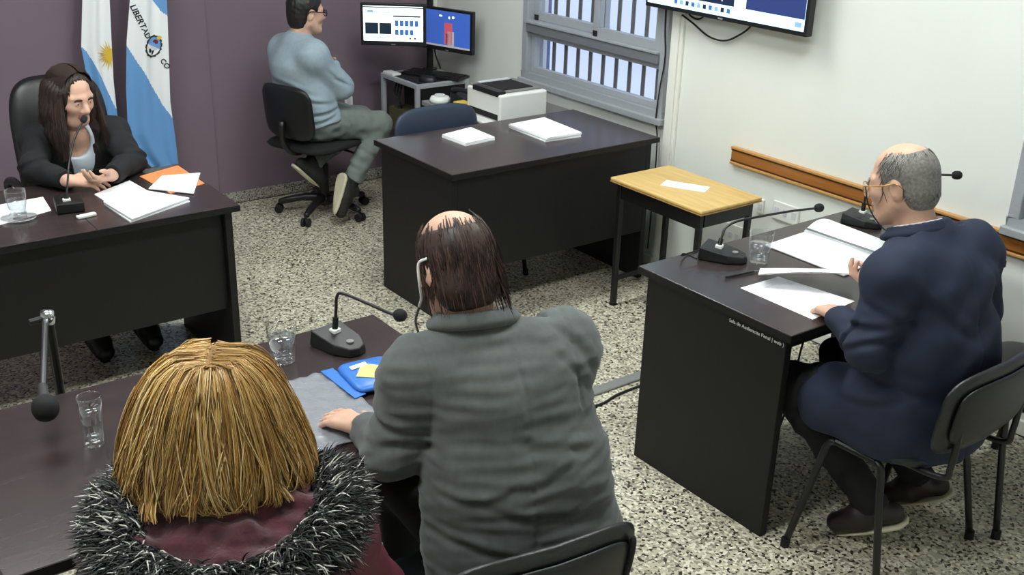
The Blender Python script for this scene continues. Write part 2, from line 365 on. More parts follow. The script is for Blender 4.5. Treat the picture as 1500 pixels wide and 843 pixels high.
# ------------------------------------------------------------------ television
t = thing('television', 'large black flat television with lit screen mounted high on the wall', 'television', (3.765, 3.48, 1.72))
ya, yb, za, zb = 2.985, 3.970, 1.357, 1.93
MB().box((3.745, ya, za), (3.785, yb, zb)).build('casing', 'black_plastic', t, bevel=.004, world=True)
MB().box((3.786, 3.3, 1.5), (X1-.001, 3.62, 1.8)).build('wall_mount', 'black_metal', t, world=True)
mat('screen_light', (190, 232, 244), .3, emit=1.0); mat('screen_navy', (36, 48, 92), .3, emit=.9); mat('screen_blue', (44, 84, 140), .3, emit=1.0); mat('screen_white', (228, 240, 250), .3, emit=1.25); mat('screen_grey', (140, 140, 144), .3, emit=.7); mat('screen_red', (150, 64, 76), .3, emit=.9)
mat('screen_dark', (24, 42, 58), .3, emit=.3); mat('screen_mid', (110, 150, 190), .3, emit=.7)
xs = 3.7445
scr = MB().box((xs-.0006, ya+.016, za+.02), (xs+.0004, yb-.016, zb-.016)).build('screen', 'screen_light', t, world=True)
MB().box((xs-.0014, ya+.017, za+.07), (xs-.0007, 3.33, zb-.017)).build('window_area', 'screen_navy', scr, world=True)
MB().box((xs-.0014, 3.40, za+.07), (xs-.0007, 3.74, zb-.017)).build('window_area', 'teal_dark', scr, world=True)
for k in range(10): MB().box((xs-.0014, 3.42+k*.037, za+.037), (xs-.0007, 3.44+k*.037, za+.057)).build('taskbar_icon', ['screen_blue', 'screen_dark', 'screen_mid'][k % 3], scr, world=True)
MB().box((xs-.0014, 3.47, za+.085), (xs-.0007, 3.477, za+.115)).build('cursor_mark', 'screen_white', scr, world=True)
MB().box((xs-.0014, 3.015, za+.035), (xs-.0007, 3.05, za+.055)).build('clock_mark', 'screen_mid', scr, world=True)
MB().box((xs-.001, 3.46, za+.005), (xs, 3.49, za+.012)).build('badge', 'grey_plastic', t, world=True)
o = MB().tube(bez([(3.83, 3.80, 1.33), (3.83, 3.72, 1.30), (3.83, 3.62, 1.258), (3.83, 3.52, 1.252), (3.83, 3.44, 1.285), (3.825, 3.36, 1.345), (3.81, 3.33, 1.42)], 40), .0045, 6).build('television_cable', 'rubber', smooth=True)
tag(o, 'long black cable sagging below the wall television', 'cable')
o = MB().tube(bez([(3.83, 3.79, 1.42), (3.83, 3.76, 1.345), (3.83, 3.70, 1.325), (3.83, 3.655, 1.35), (3.82, 3.64, 1.42)], 30), .0045, 6).build('television_cable', 'rubber', smooth=True)
tag(o, 'short black cable loop right under the television', 'cable')
# ------------------------------------------------------------------ equipment rack with monitors
x0, x1, y0, y1, z = 3.345, 3.715, 5.43, 5.85, .73
t = thing('equipment_rack', 'black equipment rack with aluminium edges in the room corner', 'rack', ((x0+x1)/2, (y0+y1)/2, 0))
e = .026
MB().box((x0+.004, y0+.004, z-.03), (x1-.004, y1-.004, z-.002)).build('top_panel', 'black_matte', t, world=True)
MB().box((x0+.004, y0+.004, .03), (x1-.004, y1-.004, .06)).build('bottom_panel', 'black_matte', t, world=True)
MB().box((x0+.02, y0+.006, .06), (x1-.02, y0+.018, z-.03)).build('front_panel', 'black_plastic', t, world=True)
MB().box((x1-.018, y0+.02, .06), (x1-.006, y1-.02, z-.03)).build('side_panel', 'black_plastic', t, world=True)
MB().box((x0+.15, y0+.03, .06), (x0+.16, y1-.03, z-.03)).build('inner_panel', 'black_matte', t, world=True)
for xx in (x0, x1-e):
    for yy in (y0, y1-e): MB().box((xx, yy, 0), (xx+e, yy+e, z)).build('corner_profile', 'aluminium', t, bevel=.003, world=True)
for zz in (.03, z-e):
    for yy in (y0, y1-e): MB().box((x0+e, yy, zz), (x1-e, yy+e, zz+e)).build('edge_profile', 'aluminium', t, bevel=.003, world=True)
    for xx in (x0, x1-e): MB().box((xx, y0+e, zz), (xx+e, y1-e, zz+e)).build('edge_profile', 'aluminium', t, bevel=.003, world=True)
MB().box((x0+.03, y0+.2, .40), (x0+.15, y1-.05, .53)).build('power_unit', 'olive_dark', t, world=True)
for k in range(3):
    MB().tube(bez([(x0+.08, y1-.06-.03*k, .68), (x0+.03, y1-.12-.02*k, .62-.03*k), (x0+.05, y1-.16, .55), (x0+.09, y1-.09, .46-.03*k)], 20), .006, 6).build('inner_cable', 'rubber', t, world=True)
MB().tube([(x0+.06, y0+.003, .5), (x0+.06, y0-.012, .5)], .006, 10).build('lock', 'chrome', t, world=True)
# monitor stand and monitors
t = thing('monitor_stand', 'black twin monitor pole stand on the equipment rack', 'monitor stand', (3.665, 5.79, .7302))
MB().tube([(0, 0, .012), (0, 0, .50)], .02, 16).build('pole', 'black_metal', t, smooth=False)
MB().lathe([(0, 0), (.045, 0), (.045, .008), (.02, .012), (0, .012)], n=24).build('foot_plate', 'black_metal', t)
MB().tube([(-.02, -.012, .37), (-.16, -.03, .36)], .012, 8).build('arm', 'black_metal', t)
MB().tube([(0, -.02, .33), (.005, -.09, .33)], .012, 8).build('arm', 'black_metal', t)
MB().tube(bez([(.0, -.03, .30), (.03, -.05, .2), (.01, -.04, .12), (.04, -.06, .01)], 16), .005, 6).build('cable', 'rubber', t)
def monitor(label, c, d, w, h, cells):
    d = V((d[0], d[1], 0)).normalized(); nrm = V((d.y, -d.x, 0)); U_ = V((0, 0, 1)); c = V(c)   # d: left to right seen from the front
    t = thing('computer_monitor', label, 'monitor', c)
    MB().obox(V()-nrm*.016, d*(w/2), nrm*.015, U_*(h/2)).build('casing', 'black_plastic', t, bevel=.004)
    MB().obox(-nrm*.04, d*(w*.25), nrm*.0085, U_*(h*.25)).build('back_hump', 'black_plastic', t, bevel=.004)
    sw, sh = w-.034, h-.042
    s = MB().obox(nrm*.0002+U_*.006, d*(sw/2), nrm*.0006, U_*(sh/2)).build('screen', cells[0], t)
    for (a, b, e, f, m) in cells[1:]:
        MB().obox(nrm*.0012+U_*.006+d*(sw*((a+b)/2-.5))+U_*(sh*(.5-(e+f)/2)), d*(sw*(b-a)/2), nrm*.0004, U_*(sh*(f-e)/2)).build('screen_element', m, s)
    MB().obox(nrm*.0003-U_*(h/2-.008), d*.012, nrm*.0006, U_*.003).build('badge', 'grey_plastic', t)
    return t
g = [(0, 1, .02, .05, 'screen_dark'), (.02, .44, .17, .19, 'screen_mid'), (.07, .17, .12, .17, 'screen_mid'), (.5, .96, .26, .30, 'screen_dark'), (.03, .25, .48, .80, 'screen_dark'), (.27, .47, .48, .80, 'screen_dark'), (.02, .45, .9, .92, 'screen_mid'), (.77, .80, .88, .93, 'screen_dark'), (.85, .88, .88, .93, 'screen_dark')]
g += [(.53+.083*k, .59+.083*k, .40, .56, 'screen_blue') for k in range(5)]+[(.53+.083*k, .59+.083*k, .66, .81, 'screen_blue') for k in range(4)]
mat('screen_page', (232, 248, 255), .3, emit=1.15)
g2 = [(.06, .10, .55, .65, 'screen_page'), (.15, .18, .5, .62, 'screen_page'), (.33, .36, .55, .7, 'screen_page'), (.38, .42, .66, .78, 'screen_page'), (.31, .34, .5, .56, 'screen_page')]
MON = monitor('black monitor showing a bright white page of icons beside purple wall', (3.325, 5.655, 1.048), (.80, -.62), .385, .245, ['screen_page']+g)
mat('screen_desk', (48, 78, 150), .3, emit=.8)
monitor('black monitor with blue desktop picture beside the corner edge', (3.665, 5.60, .998), (.30, -.955), .39, .255, ['screen_desk', (0, 1, .95, 1, 'screen_grey'), (.45, .62, .32, .92, 'screen_red'), (.52, .66, .55, .94, 'screen_grey'), (.48, .55, .62, .9, 'screen_dark'), (.34, .4, .12, .16, 'screen_page'), (.54, .57, .14, .2, 'screen_page'), (.62, .66, .12, .18, 'screen_page')])
t = thing('keyboard', 'black computer keyboard on top of the equipment rack', 'keyboard', (3.585, 5.60, .7302), math.radians(-64))
MB().prism([(-.2, -.07), (.2, -.07), (.2, .07), (-.2, .07)], 0, .016).build('keyboard_body', 'black_plastic', t, bevel=.004)
kk = MB()
for i in range(15):
    for j in range(5): kk.box((-.19+i*.0255, -.062+j*.025, .0161), (-.19+i*.0255+.021, -.062+j*.025+.02, .021))
kk.build('keys', 'black_metal', t)
def mouse(loc, rz, label):
    t = thing('computer_mouse', label, 'mouse', loc, rz)
    P = []
    for i in range(9):
        a = math.pi*i/8; rr = math.sin(a); yy = -.055*math.cos(a)
        P.append([(.031*max(rr, .02)**.6*math.cos(b*math.pi/8), yy, .001+.036*max(rr, .02)**.7*math.sin(b*math.pi/8)) for b in range(9)])
    MB().grid(P).build('mouse_body', 'black_plastic', t, smooth=True)
    MB().tube([(0, .02, .034), (0, .035, .031)], .004, 8).build('scroll_wheel', 'rubber', t)
mouse((3.465, 5.50, .7302), .6, 'black computer mouse at the edge of the equipment rack')
o = MB().box((-.03, -.06, 0), (.03, .06, .012)).build('card_reader', 'white_plastic', bevel=.003); o.location = (3.385, 5.78, .7302); tag(o, 'small white device lying on the equipment rack', 'device')
# ------------------------------------------------------------------ printer, telephone
t = thing('laser_printer', 'white laser printer with black paper slot near the window', 'printer', (3.445, 4.675, .7002), 0)
w2, d2, h2 = .155, .155, .155
MB().box((-w2, -d2, .008), (w2, d2, h2)).build('printer_body', 'white_plastic', t, bevel=.012, seg=3)
MB().box((-w2+.012, -d2+.03, h2+.0002), (w2-.012, d2-.01, h2+.012)).build('top_frame', 'grey_plastic', t, bevel=.006)
MB().box((-w2+.05, -d2+.05, h2+.0122), (w2-.06, d2-.06, h2+.016)).build('output_slot', 'black_matte', t, bevel=.002)
MB().box((-w2+.05, d2-.055, h2+.0122), (w2-.06, d2-.025, h2+.02)).build('paper_stop', 'paper_grey', t, bevel=.002)
MB().box((-w2-.004, -d2+.02, h2-.012), (-w2+.05, d2-.06, h2+.016)).build('control_panel', 'black_plastic', t, bevel=.004)
MB().box((-w2-.002, -d2+.02, .02), (-w2+.01, d2-.03, .05)).build('tray_gap', 'black_matte', t)
MB().box((-w2-.075, -d2+.015, .004), (-w2-.0025, d2-.05, .016)).build('paper_tray', 'white_plastic', t, bevel=.003)
t = thing('telephone', 'black desk telephone with raised handset beside the printer', 'telephone', (3.42, 4.96, .7002), .3)
MB().add([(-.08, -.08, 0), (.08, -.08, 0), (.08, .1, 0), (-.08, .1, 0), (-.08, -.08, .03), (.08, -.08, .03), (.08, .1, .07), (-.08, .1, .07)], [(0, 3, 2, 1), (4, 5, 6, 7), (0, 1, 5, 4), (1, 2, 6, 5), (2, 3, 7, 6), (3, 0, 4, 7)]).build('phone_base', 'black_plastic', t, bevel=.006)
MB().tube(bez([(-.05, -.07, .05), (-.055, -.04, .075), (-.055, .02, .09), (-.05, .08, .085), (-.05, .10, .075)], 16), [.018]*4+[.013]*9+[.018]*4, 10).build('handset', 'black_plastic', t, smooth=True)
MB().box((.0, -.06, .052), (.06, 0, .058)).build('keypad', 'paper_grey', t, bevel=.002)
o = MB().box((-.035, -.03, 0), (.035, .03, .06)).build('yellow_carton', 'carton_yellow', bevel=.003); o.location = (3.275, 4.855, .7002); tag(o, 'small yellow carton between dark chair and printer', 'carton')
t = thing('headset', 'white oval cradle lying behind the blue chair', 'device', (3.30, 5.11, .7002), .35)
MB().lathe([(0, 0), (.05, 0), (.06, .015), (.05, .035), (0, .04)], n=24).build('cradle_body', 'white_plastic', t, smooth=True)
MB().lathe([(0, .0402), (.03, .0402), (.028, .046), (0, .047)], n=20).build('cradle_cap', 'paper_grey', t)
# ------------------------------------------------------------------ chairs
def cushion(f, w, h, t, n=40, p=5.0, rings=(0, .35, .65, .85, .95, 1.0)):
    """pillow slab with a superellipse outline; f(x, z, off) -> point"""
    mb = MB(); vs = []
    def pt(s, a, sg):
        c, d = math.cos(a), math.sin(a); x = w/2*s*math.copysign(abs(c)**(2/p), c); z = h/2*s*math.copysign(abs(d)**(2/p), d)
        return f(x, z, sg*t/2*(max(0, 1-s**5))**.5)
    for sg in (1, -1):
        P = [[pt(s, 2*math.pi*j/n, sg) for j in range(n+1)] for s in rings]; mb.grid(P)
    return mb
def visitor_chair(label, loc, rz, seat_m='black_leather', back_m='black_leather', W=.44, D=.36, spread=.03, bz=.66, bh=.30, by=-.25, group=None, slot=False, curve=.55):
    t = thing('visitor_chair', label, 'chair', loc, rz, group)
    a, b = W/2, D/2
    for sx in (-1, 1):
        for sy in (-1, 1):
            l = MB().tube(bez([(sx*(a+spread), sy*b, .012), (sx*(a+spread*.35), sy*(b-.055), .30), (sx*a, sy*(b-.075), .405), (sx*(a-.004), sy*(b-.10), .425)], 14), .0115, 10).build('leg', 'black_metal', t, smooth=True)
            MB().tube([(sx*(a+spread)*1.002, sy*b*1.003, 0), (sx*(a+spread)*.998, sy*b*.997, .03)], .015, 10).build('foot_cap', 'rubber', l)
        MB().tube([(sx*(a-.004), b-.10, .425), (sx*(a-.004), -b+.10, .425)], .0115, 10).build('seat_rail', 'black_metal', t)
        MB().tube(bez([(sx*(a-.06), -.05, .428), (sx*(a-.06), by+.03, .44), (sx*(a-.06), by+.005, .49), (sx*(a-.06), by+.0, bz-.02)], 16), .010, 8).build('back_support', 'black_metal', t, smooth=True)
    cushion(lambda x, z, o: (x, z, .462+o-.02*(z/D)**2), W+.02, D+.06, .055).build('seat', seat_m, t, smooth=True)
    cv = lambda x: curve*x*x
    cushion(lambda x, z, o: (x, by+cv(x)-.10*z+o, bz+z-.02*(x/W)**2), W+.04, bh, .036, p=4.2).build('backrest', back_m, t, smooth=True)
    cushion(lambda x, z, o: (x, by-.022+cv(x)-.10*z+o, bz+z), W-.03, bh-.07, .020, p=4.2).build('back_shell', 'black_plastic', t, smooth=True)
    if slot:
        for sx in (-1, 1): cushion(lambda x, z, o: (sx*(W/2-.02)+x+z*.12*sx, by-.0215+cv(sx*(W/2-.02)+x)-.10*(z+.0)+o, bz+.0+z), .022, bh*.62, .026, n=20, p=2.5).build('back_slot', 'black_matte', t, smooth=True)
    return t
def star_base(t, r, z, rot=0, n=5):
    c = MB().tube([(0, 0, .10), (0, 0, z-.12)], .028, 16).build('gas_column', 'black_plastic', t); MB().tube([(0, 0, z-.12), (0, 0, z)], .016, 12).build('piston', 'black_metal', c)
    MB().lathe([(0, .06), (.045, .06), (.05, .09), (.035, .12), (0, .12)], n=20).build('hub', 'black_plastic', t, smooth=True)
    for k in range(n):
        q = rot+2*math.pi*k/n; d = V((math.cos(q), math.sin(q), 0)); e = V((-d.y, d.x, 0))
        a = MB().tube(bez([d*.035+V((0, 0, .10)), d*r*.5+V((0, 0, .095)), d*r*.92+V((0, 0, .072)), d*r+V((0, 0, .062))], 12), [.024]*4+[.021]*4+[.018]*3+[.015]*2, 10).build('base_arm', 'black_plastic', t, smooth=True)
        p = d*(r+.004); wq = MB()
        for s in (-1, 1): wq.tube([p+e*(s*.008)+V((0, 0, .0255)), p+e*(s*.024)+V((0, 0, .0255))], .0255, 14)
        wq.tube([p+V((0, 0, .03)), p+V((0, 0, .06))], .009, 8); wq.build('caster', 'rubber', a, bevel=.002)
visitor_chair('black visitor chair under the man in the navy suit', (2.785, 1.665, 0), .04, W=.46, D=.34, bz=.65, bh=.27, by=-.275, spread=.035)
visitor_chair('empty black visitor chair between the navy-suited man and the wall', (3.40, 1.62, 0), -.02, W=.46, D=.34, bz=.69, bh=.27, by=-.20, spread=.035)
visitor_chair('blue-grey padded chair tucked behind the office desk', (2.955, 4.36, 0), math.pi, seat_m='blue_vinyl', back_m='blue_vinyl', bz=.675, bh=.30, by=-.26, W=.46, D=.40, curve=.35)
visitor_chair('black plastic chair with slotted back under the man in grey', (1.245, 1.715, 0), math.radians(-8), W=.44, D=.36, bz=.64, bh=.27, by=-.275, slot=True, curve=.75)
visitor_chair('black visitor chair under the woman in the maroon coat', (.56, 1.52, 0), math.radians(-30), W=.42, D=.36, bz=.60, bh=.22, by=-.27)
# operator chair of the computer technician
t = thing('office_chair', 'black swivel office chair with five caster base by the purple wall', 'chair', (2.80, 5.585, 0), math.radians(20))
star_base(t, .265, .42, rot=math.radians(199))
MB().box((-.13, -.09, .40), (.10, .09, .425)).build('seat_plate', 'black_metal', t, bevel=.004)
cushion(lambda x, z, o: (x-.06, z-.02, .455+o), .46, .46, .06).build('seat', 'black_fabric', t, smooth=True)
cushion(lambda x, z, o: (-.335+.55*x*x-.12*z+o+.03, x-.03, .665+z), .37, .31, .045, p=4.5).build('backrest', 'black_plastic', t, smooth=True)
MB().tube(bez([(-.10, 0, .412), (-.24, -.01, .42), (-.33, -.02, .50), (-.335, -.02, .62)], 14), .017, 8).build('back_bar', 'black_metal', t, smooth=True)
MB().tube([(.02, -.10, .41), (.02, -.22, .40)], .007, 8).build('height_lever', 'black_plastic', t)
# executive chair of the judge
t = thing('executive_chair', 'black leather high-back executive chair behind the judge desk', 'chair', (1.262, 4.88, 0))
star_base(t, .30, .42, rot=math.radians(300))
cushion(lambda x, z, o: (x, z-.02, .445+o), .48, .46, .09, p=4.5).build('seat', 'black_leather', t, smooth=True)
cushion(lambda x, z, o: (x, .20-.45*x*x+.16*(z+.3)-o, .725+z), .43, .66, .10, p=4.0, n=56).build('backrest', 'black_leather', t, smooth=True)
for zz in (.03, -.15):
    MB().tube([(x/100, .20-.45*(x/100)**2+.16*(zz+.3)-.052, .74+zz) for x in range(-16, 17, 4)], .004, 6).build('stitch_seam', 'black_matte', t, smooth=True)
MB().box((-.05, .16, .38), (.05, .24, .55)).build('back_bracket', 'black_metal', t, bevel=.004)
for sx in (-1, 1):
    MB().tube(bez([(sx*.255, .17, .45), (sx*.275, .18, .60), (sx*.275, .08, .655), (sx*.275, -.06, .655), (sx*.27, -.12, .60), (sx*.25, -.10, .45)], 30), .018, 10).build('armrest', 'black_plastic', t, smooth=True)
# ------------------------------------------------------------------ microphones, glasses
def gooseneck_mic(label, loc, rz, neck, base=(.115, .13, .05), tip_r=.0165, neck_r=.0045, tip_len=.036, box=False):
    """neck: world points of the stem, from socket to capsule"""
    t = thing('desk_microphone', label, 'microphone', loc, rz)
    w_, d_, h_ = base
    if box: MB().box((-w_/2, -d_/2, .002), (w_/2, d_/2, h_)).build('mic_base', 'black_plastic', t, bevel=.005)
    else:
        out = [(-w_/2, d_/2), (w_/2, d_/2), (w_/2*.92, -d_*.15), (w_*.26, -d_*.44), (0, -d_/2), (-w_*.26, -d_*.44), (-w_/2*.92, -d_*.15)][::-1]
        n = len(out); top = lambda x, y: h_*(.5+.5*(y+d_/2)/d_)*(1 if y < d_*.3 else 1)
        mb = MB().add([(x, y, .002) for x, y in out]+[(x*.93, y*.95, top(x, y)) for x, y in out], [tuple(range(n))[::-1], tuple(range(n, 2*n))]+[(i, (i+1) % n, n+(i+1) % n, n+i) for i in range(n)])
        mb.build('mic_base', 'black_plastic', t, bevel=.004)
        MB().lathe([(0, .0), (.011, 0), (.011, .004), (0, .005)], (.0, -d_*.22, top(0, -d_*.22)-.0005), 16).build('talk_button', 'grey_plastic', t)
    R = Matrix.Rotation(-rz, 3, 'Z'); P = [R @ (V(p)-V(loc)) for p in neck]
    MB().box((P[0].x-.014, P[0].y-.012, P[0].z-.012), (P[0].x+.014, P[0].y+.012, P[0].z+.0)).build('socket_plate', 'white_plastic', t, bevel=.002)
    MB().tube([P[0], P[0]+(P[1]-P[0])*.55], .0085, 12).build('collar', 'black_metal', t)
    MB().tube(bez(P, 40), neck_r, 8).build('gooseneck', 'black_metal', t, smooth=True)
    d = (P[-1]-P[-2]).normalized(); L_ = tip_len
    MB().lathe([(0, -L_*.35), (tip_r*.62, -L_*.33), (tip_r*.93, -L_*.1), (tip_r, L_*.2), (tip_r*.9, L_*.45), (tip_r*.55, L_*.64), (0, L_*.7)], P[-1], 20, axis=d).build('foam_tip', 'black_matte', t, smooth=True)
    return t
TZ = .7503
gooseneck_mic('black gooseneck microphone on the desk of the man in grey', (1.305, 2.53, TZ), math.radians(12), [(1.300, 2.562, .80), (1.308, 2.566, .86), (1.312, 2.566, .895), (1.322, 2.55, .908), (1.352, 2.46, .903), (1.380, 2.38, .895), (1.388, 2.355, .899)], (.115, .155, .048), tip_r=.018)
gooseneck_mic('black gooseneck microphone beside the tumbler on the witness desk', (2.762, 2.432, TZ), math.radians(28), [(2.752, 2.452, .80), (2.770, 2.458, .835), (2.79, 2.462, .855), (2.83, 2.452, .872), (2.912, 2.43, .880), (3.06, 2.41, .880), (3.195, 2.392, .874)], (.115, .165, .048))
gooseneck_mic('black gooseneck microphone at the back corner near the wooden rail', (3.50, 2.40, TZ), math.radians(15), [(3.525, 2.428, .795), (3.530, 2.43, .85), (3.537, 2.428, .90), (3.548, 2.405, .935), (3.58, 2.32, .965), (3.62, 2.22, .98), (3.665, 2.155, .987)], (.105, .15, .045))
gooseneck_mic('thin gooseneck microphone on black box in front of the woman judge', (1.015, 4.16, TZ), math.radians(-10), [(1.003, 4.14, .80), (1.012, 4.15, .83), (1.030, 4.18, .875), (1.053, 4.22, .921), (1.095, 4.27, .99), (1.144, 4.30, 1.048)], (.10, .12, .042), tip_r=.0125, neck_r=.0038, tip_len=.03, box=True)
def tumbler(label, loc, r0, r1, h, fill, foot=.014, thick=.0028, frosted=False):
    t = thing('drinking_glass', label, 'glass', loc)
    n = 36; L_ = lambda z: r0+(r1-r0)*z/h
    prof = [(0, 0), (r0*.9, 0), (r0, .003), (L_(h*.5), h*.5), (r1, h), (r1-thick*.5, h+.0012), (r1-thick, h), (r1-thick, h-.004)]
    MB().lathe(prof, n=n).build('glass_wall', 'glass_clear', t, smooth=True)
    zt = foot+(h-foot)*fill
    MB().lathe([(0, foot+.0006), (L_(foot)*.74, foot+.0006), (L_(foot)-thick+.0-.0004, foot+.0035), (L_(zt)-thick-.0004, zt), (0, zt)], n=n).build('water', 'water', t, smooth=True)
    return t
tumbler('wide clear water tumbler beside the gooseneck microphone base', (1.128, 2.545, TZ), .033, .042, .115, .62)
tumbler('slim tall water glass on the bare part of the desk', (.566, 2.388, TZ), .0235, .0285, .128, .72, foot=.018)
tumbler('clear water tumbler at the microphone on the witness desk', (2.842, 2.345, TZ), .032, .043, .112, .58)
t = tumbler('water glass on a saucer on the judge desk', (.826, 4.135, TZ+.0075), .030, .038, .105, .62)
t = thing('saucer', 'clear glass saucer below the judge water glass', 'saucer', (.826, 4.135, TZ+.003))
MB().lathe([(0, 0), (.035, 0), (.062, .006), (.063, .008), (.034, .0038), (0, .0038)], n=36).build('dish', 'glass_clear', t, smooth=True)
MB().lathe([(.034, -.0008), (.036, -.0008), (.036, 0), (.034, 0)], n=24).build('foot_ring', 'glass_clear', t)
# ------------------------------------------------------------------ papers
def sheet_pile(name, label, poly, z, th, n=1, m='paper', cat='paper', lines=0, curl=0):
    c = sum((V((x, y, 0)) for x, y in poly), V())/len(poly); c.z = z
    t = thing(name, label, cat, c)
    for k in range(n):
        q = (k-(n-1)/2)*.02 if n > 1 else 0; R = Matrix.Rotation(q, 3, 'Z'); P = [R @ (V((x, y, 0))-V((c.x, c.y, 0)))*(1-.015*(k % 2)) for x, y in poly]
        a, b = th*k/n, th*(k+1)/n-.0004; G = []
        N = 8
        for i in range(N+1):
            s = i/N; A = P[0].lerp(P[1], s); B = P[3].lerp(P[2], s); zz = curl*(abs(s-.5)*2)**2
            G.append((A, B, zz))
        mb = MB(); mb.grid([[(A.x, A.y, b+zz), (B.x, B.y, b+zz)] for A, B, zz in G]); mb.grid([[(A.x, A.y, a+zz), (B.x, B.y, a+zz)] for A, B, zz in G])
        for e in (0, 1): mb.grid([[(g[e].x, g[e].y, a+g[2]), (g[e].x, g[e].y, b+g[2])] for g in G])
        for g in (G[0], G[-1]): mb.grid([[(g[0].x, g[0].y, a+g[2]), (g[1].x, g[1].y, a+g[2])], [(g[0].x, g[0].y, b+g[2]), (g[1].x, g[1].y, b+g[2])]])
        o = mb.build('sheet' if n == 1 else 'bundle', m if k % 2 == 0 else 'paper_grey' if m == 'paper' and k < n-1 else m, t)
    if lines:
        P = [V((x, y, 0))-V((c.x, c.y, 0)) for x, y in poly]; mb = MB()
        for i in range(lines):
            s = .15+.7*i/max(1, lines); A = P[0].lerp(P[3], s); B = P[1].lerp(P[2], s); l, r_ = A.lerp(B, .14), A.lerp(B, .5+.35*random.random()); e = (P[3]-P[0]).normalized()*.0012
            mb.add([(l-e).to_tuple()[:2]+(th+.0004,), (r_-e).to_tuple()[:2]+(th+.0004,), (r_+e).to_tuple()[:2]+(th+.0004,), (l+e).to_tuple()[:2]+(th+.0004,)], [(0, 1, 2, 3)])
        mb.build('print_lines', 'paper_grey', t)
    return t
sheet_pile('paper_sheet', 'white sheet under the saucer on the judge desk', [(.74, 4.34), (.97, 4.36), (.952, 4.175), (.73, 4.10)], TZ, .0015)
sheet_pile('open_booklet', 'open booklet with printed lines before the hands of the judge', [(1.145, 4.285), (1.32, 4.39), (1.335, 4.22), (1.155, 4.149)], TZ, .004, lines=9)
sheet_pile('document_stack', 'thick white document stack at the front edge of the judge desk', [(1.137, 4.14), (1.304, 4.218), (1.428, 4.01), (1.158, 3.885)], TZ, .016, 3)
sheet_pile('paper_envelope', 'orange envelope at the back corner of the judge desk', [(1.375, 4.43), (1.565, 4.50), (1.565, 4.20), (1.40, 4.14)], TZ, .003, m='orange_paper', cat='envelope')
sheet_pile('paper_sheet', 'white sheets lying on the orange envelope', [(1.345, 4.235), (1.450, 4.375), (1.60, 4.335), (1.473, 4.083)], TZ+.0035, .004)
sheet_pile('note_pad', 'square white note pad on the office desk', [(2.798, 4.316), (3.0, 4.361), (2.99, 4.144), (2.807, 4.125)], TZ, .016, 2)
sheet_pile('document_stack', 'loose white document stack on the office desk beside the printer', [(3.184, 4.299), (3.43, 4.315), (3.392, 3.979), (3.18, 3.988)], TZ, .022, 4)
t = thing('open_folder', 'open white binder of documents in front of the navy-suited man', 'folder', (3.2, 2.27, TZ))
def page(pts, zf, m, name, n=14):
    A, B, C_, D_ = [V((x, y, 0)) for x, y in pts]; G = []
    for i in range(n+1):
        s = i/n; G.append([(p.x, p.y, zf(s)+dz) for p, dz in ((A.lerp(B, s), 0), (D_.lerp(C_, s), 0))])
    mb = MB().grid(G); return mb.build(name, m, t, world=True, solid=.006, smooth=True)
page([(2.985, 2.44), (3.19, 2.43), (3.20, 2.105), (2.985, 2.09)], lambda s: TZ+.004+.014*s**2+.004*math.sin(s*3), 'paper', 'left_pages')
page([(3.19, 2.435), (3.405, 2.49), (3.385, 2.17), (3.20, 2.105)], lambda s: TZ+.02+.02*math.sin(s*3.1)-.012*s, 'paper', 'right_pages')
MB().tube([(3.19, 2.43, TZ+.034), (3.20, 2.11, TZ+.034)], .004, 8).build('binder_spine', 'steel', t, world=True)
MB().tube(bez([(3.205, 2.12, TZ+.03), (3.215, 2.105, TZ+.055), (3.23, 2.12, TZ+.04)], 12), .005, 8).build('binder_ring', 'teal_dark', t, world=True)
sheet_pile('paper_sheet', 'single white sheet under the hand of the navy-suited man', [(2.61, 2.215), (2.795, 2.214), (2.843, 1.935), (2.61, 1.915)], TZ, .0012, lines=4)
t = thing('pen', 'dark ballpoint pen lying before the tumbler on the witness desk', 'pen', (2.70, 2.29, TZ+.005))
MB().tube([(-.07, .01, 0), (.05, -.006, 0)], .0042, 8).build('barrel', 'black_plastic', t); MB().tube([(.05, -.006, 0), (.075, -.0095, 0)], [.004, .0012], 8).build('tip', 'steel', t)
o = MB().box((-.036, -.012, 0), (.036, .012, .012)).build('usb_stick', 'white_plastic', bevel=.004); o.location = (1.04, 4.035, TZ); o.rotation_euler.z = .12; tag(o, 'small white stick beside the black microphone box', 'device')
sheet_pile('paper_sheet', 'white sheet on the far edge of the desk behind the blonde woman', [(.83, 2.672), (1.045, 2.668), (1.045, 2.40), (.83, 2.41)], TZ, .0015)
# eyeglasses on the judge desk
t = thing('eyeglasses', 'folded black eyeglasses on the judge desk beside her hands', 'eyeglasses', (1.255, 4.415, TZ+.0275), math.radians(35))
for sx in (-1, 1):
    MB().tube([(sx*.033+.024*math.cos(q*math.pi/10), 0, .0+.022*math.sin(q*math.pi/10)) for q in range(21)], .0032, 8).build('lens_rim', 'black_plastic', t, smooth=True)
    MB().tube(bez([(sx*.058, 0, .008), (sx*.058, .05, .006), (sx*.05, .11, -.002), (sx*.05, .135, -.022)], 14), .003, 8).build('temple', 'black_plastic', t, smooth=True)
MB().tube([(-.009, 0, .004), (.009, 0, .004)], .003, 8).build('bridge', 'black_plastic', t)
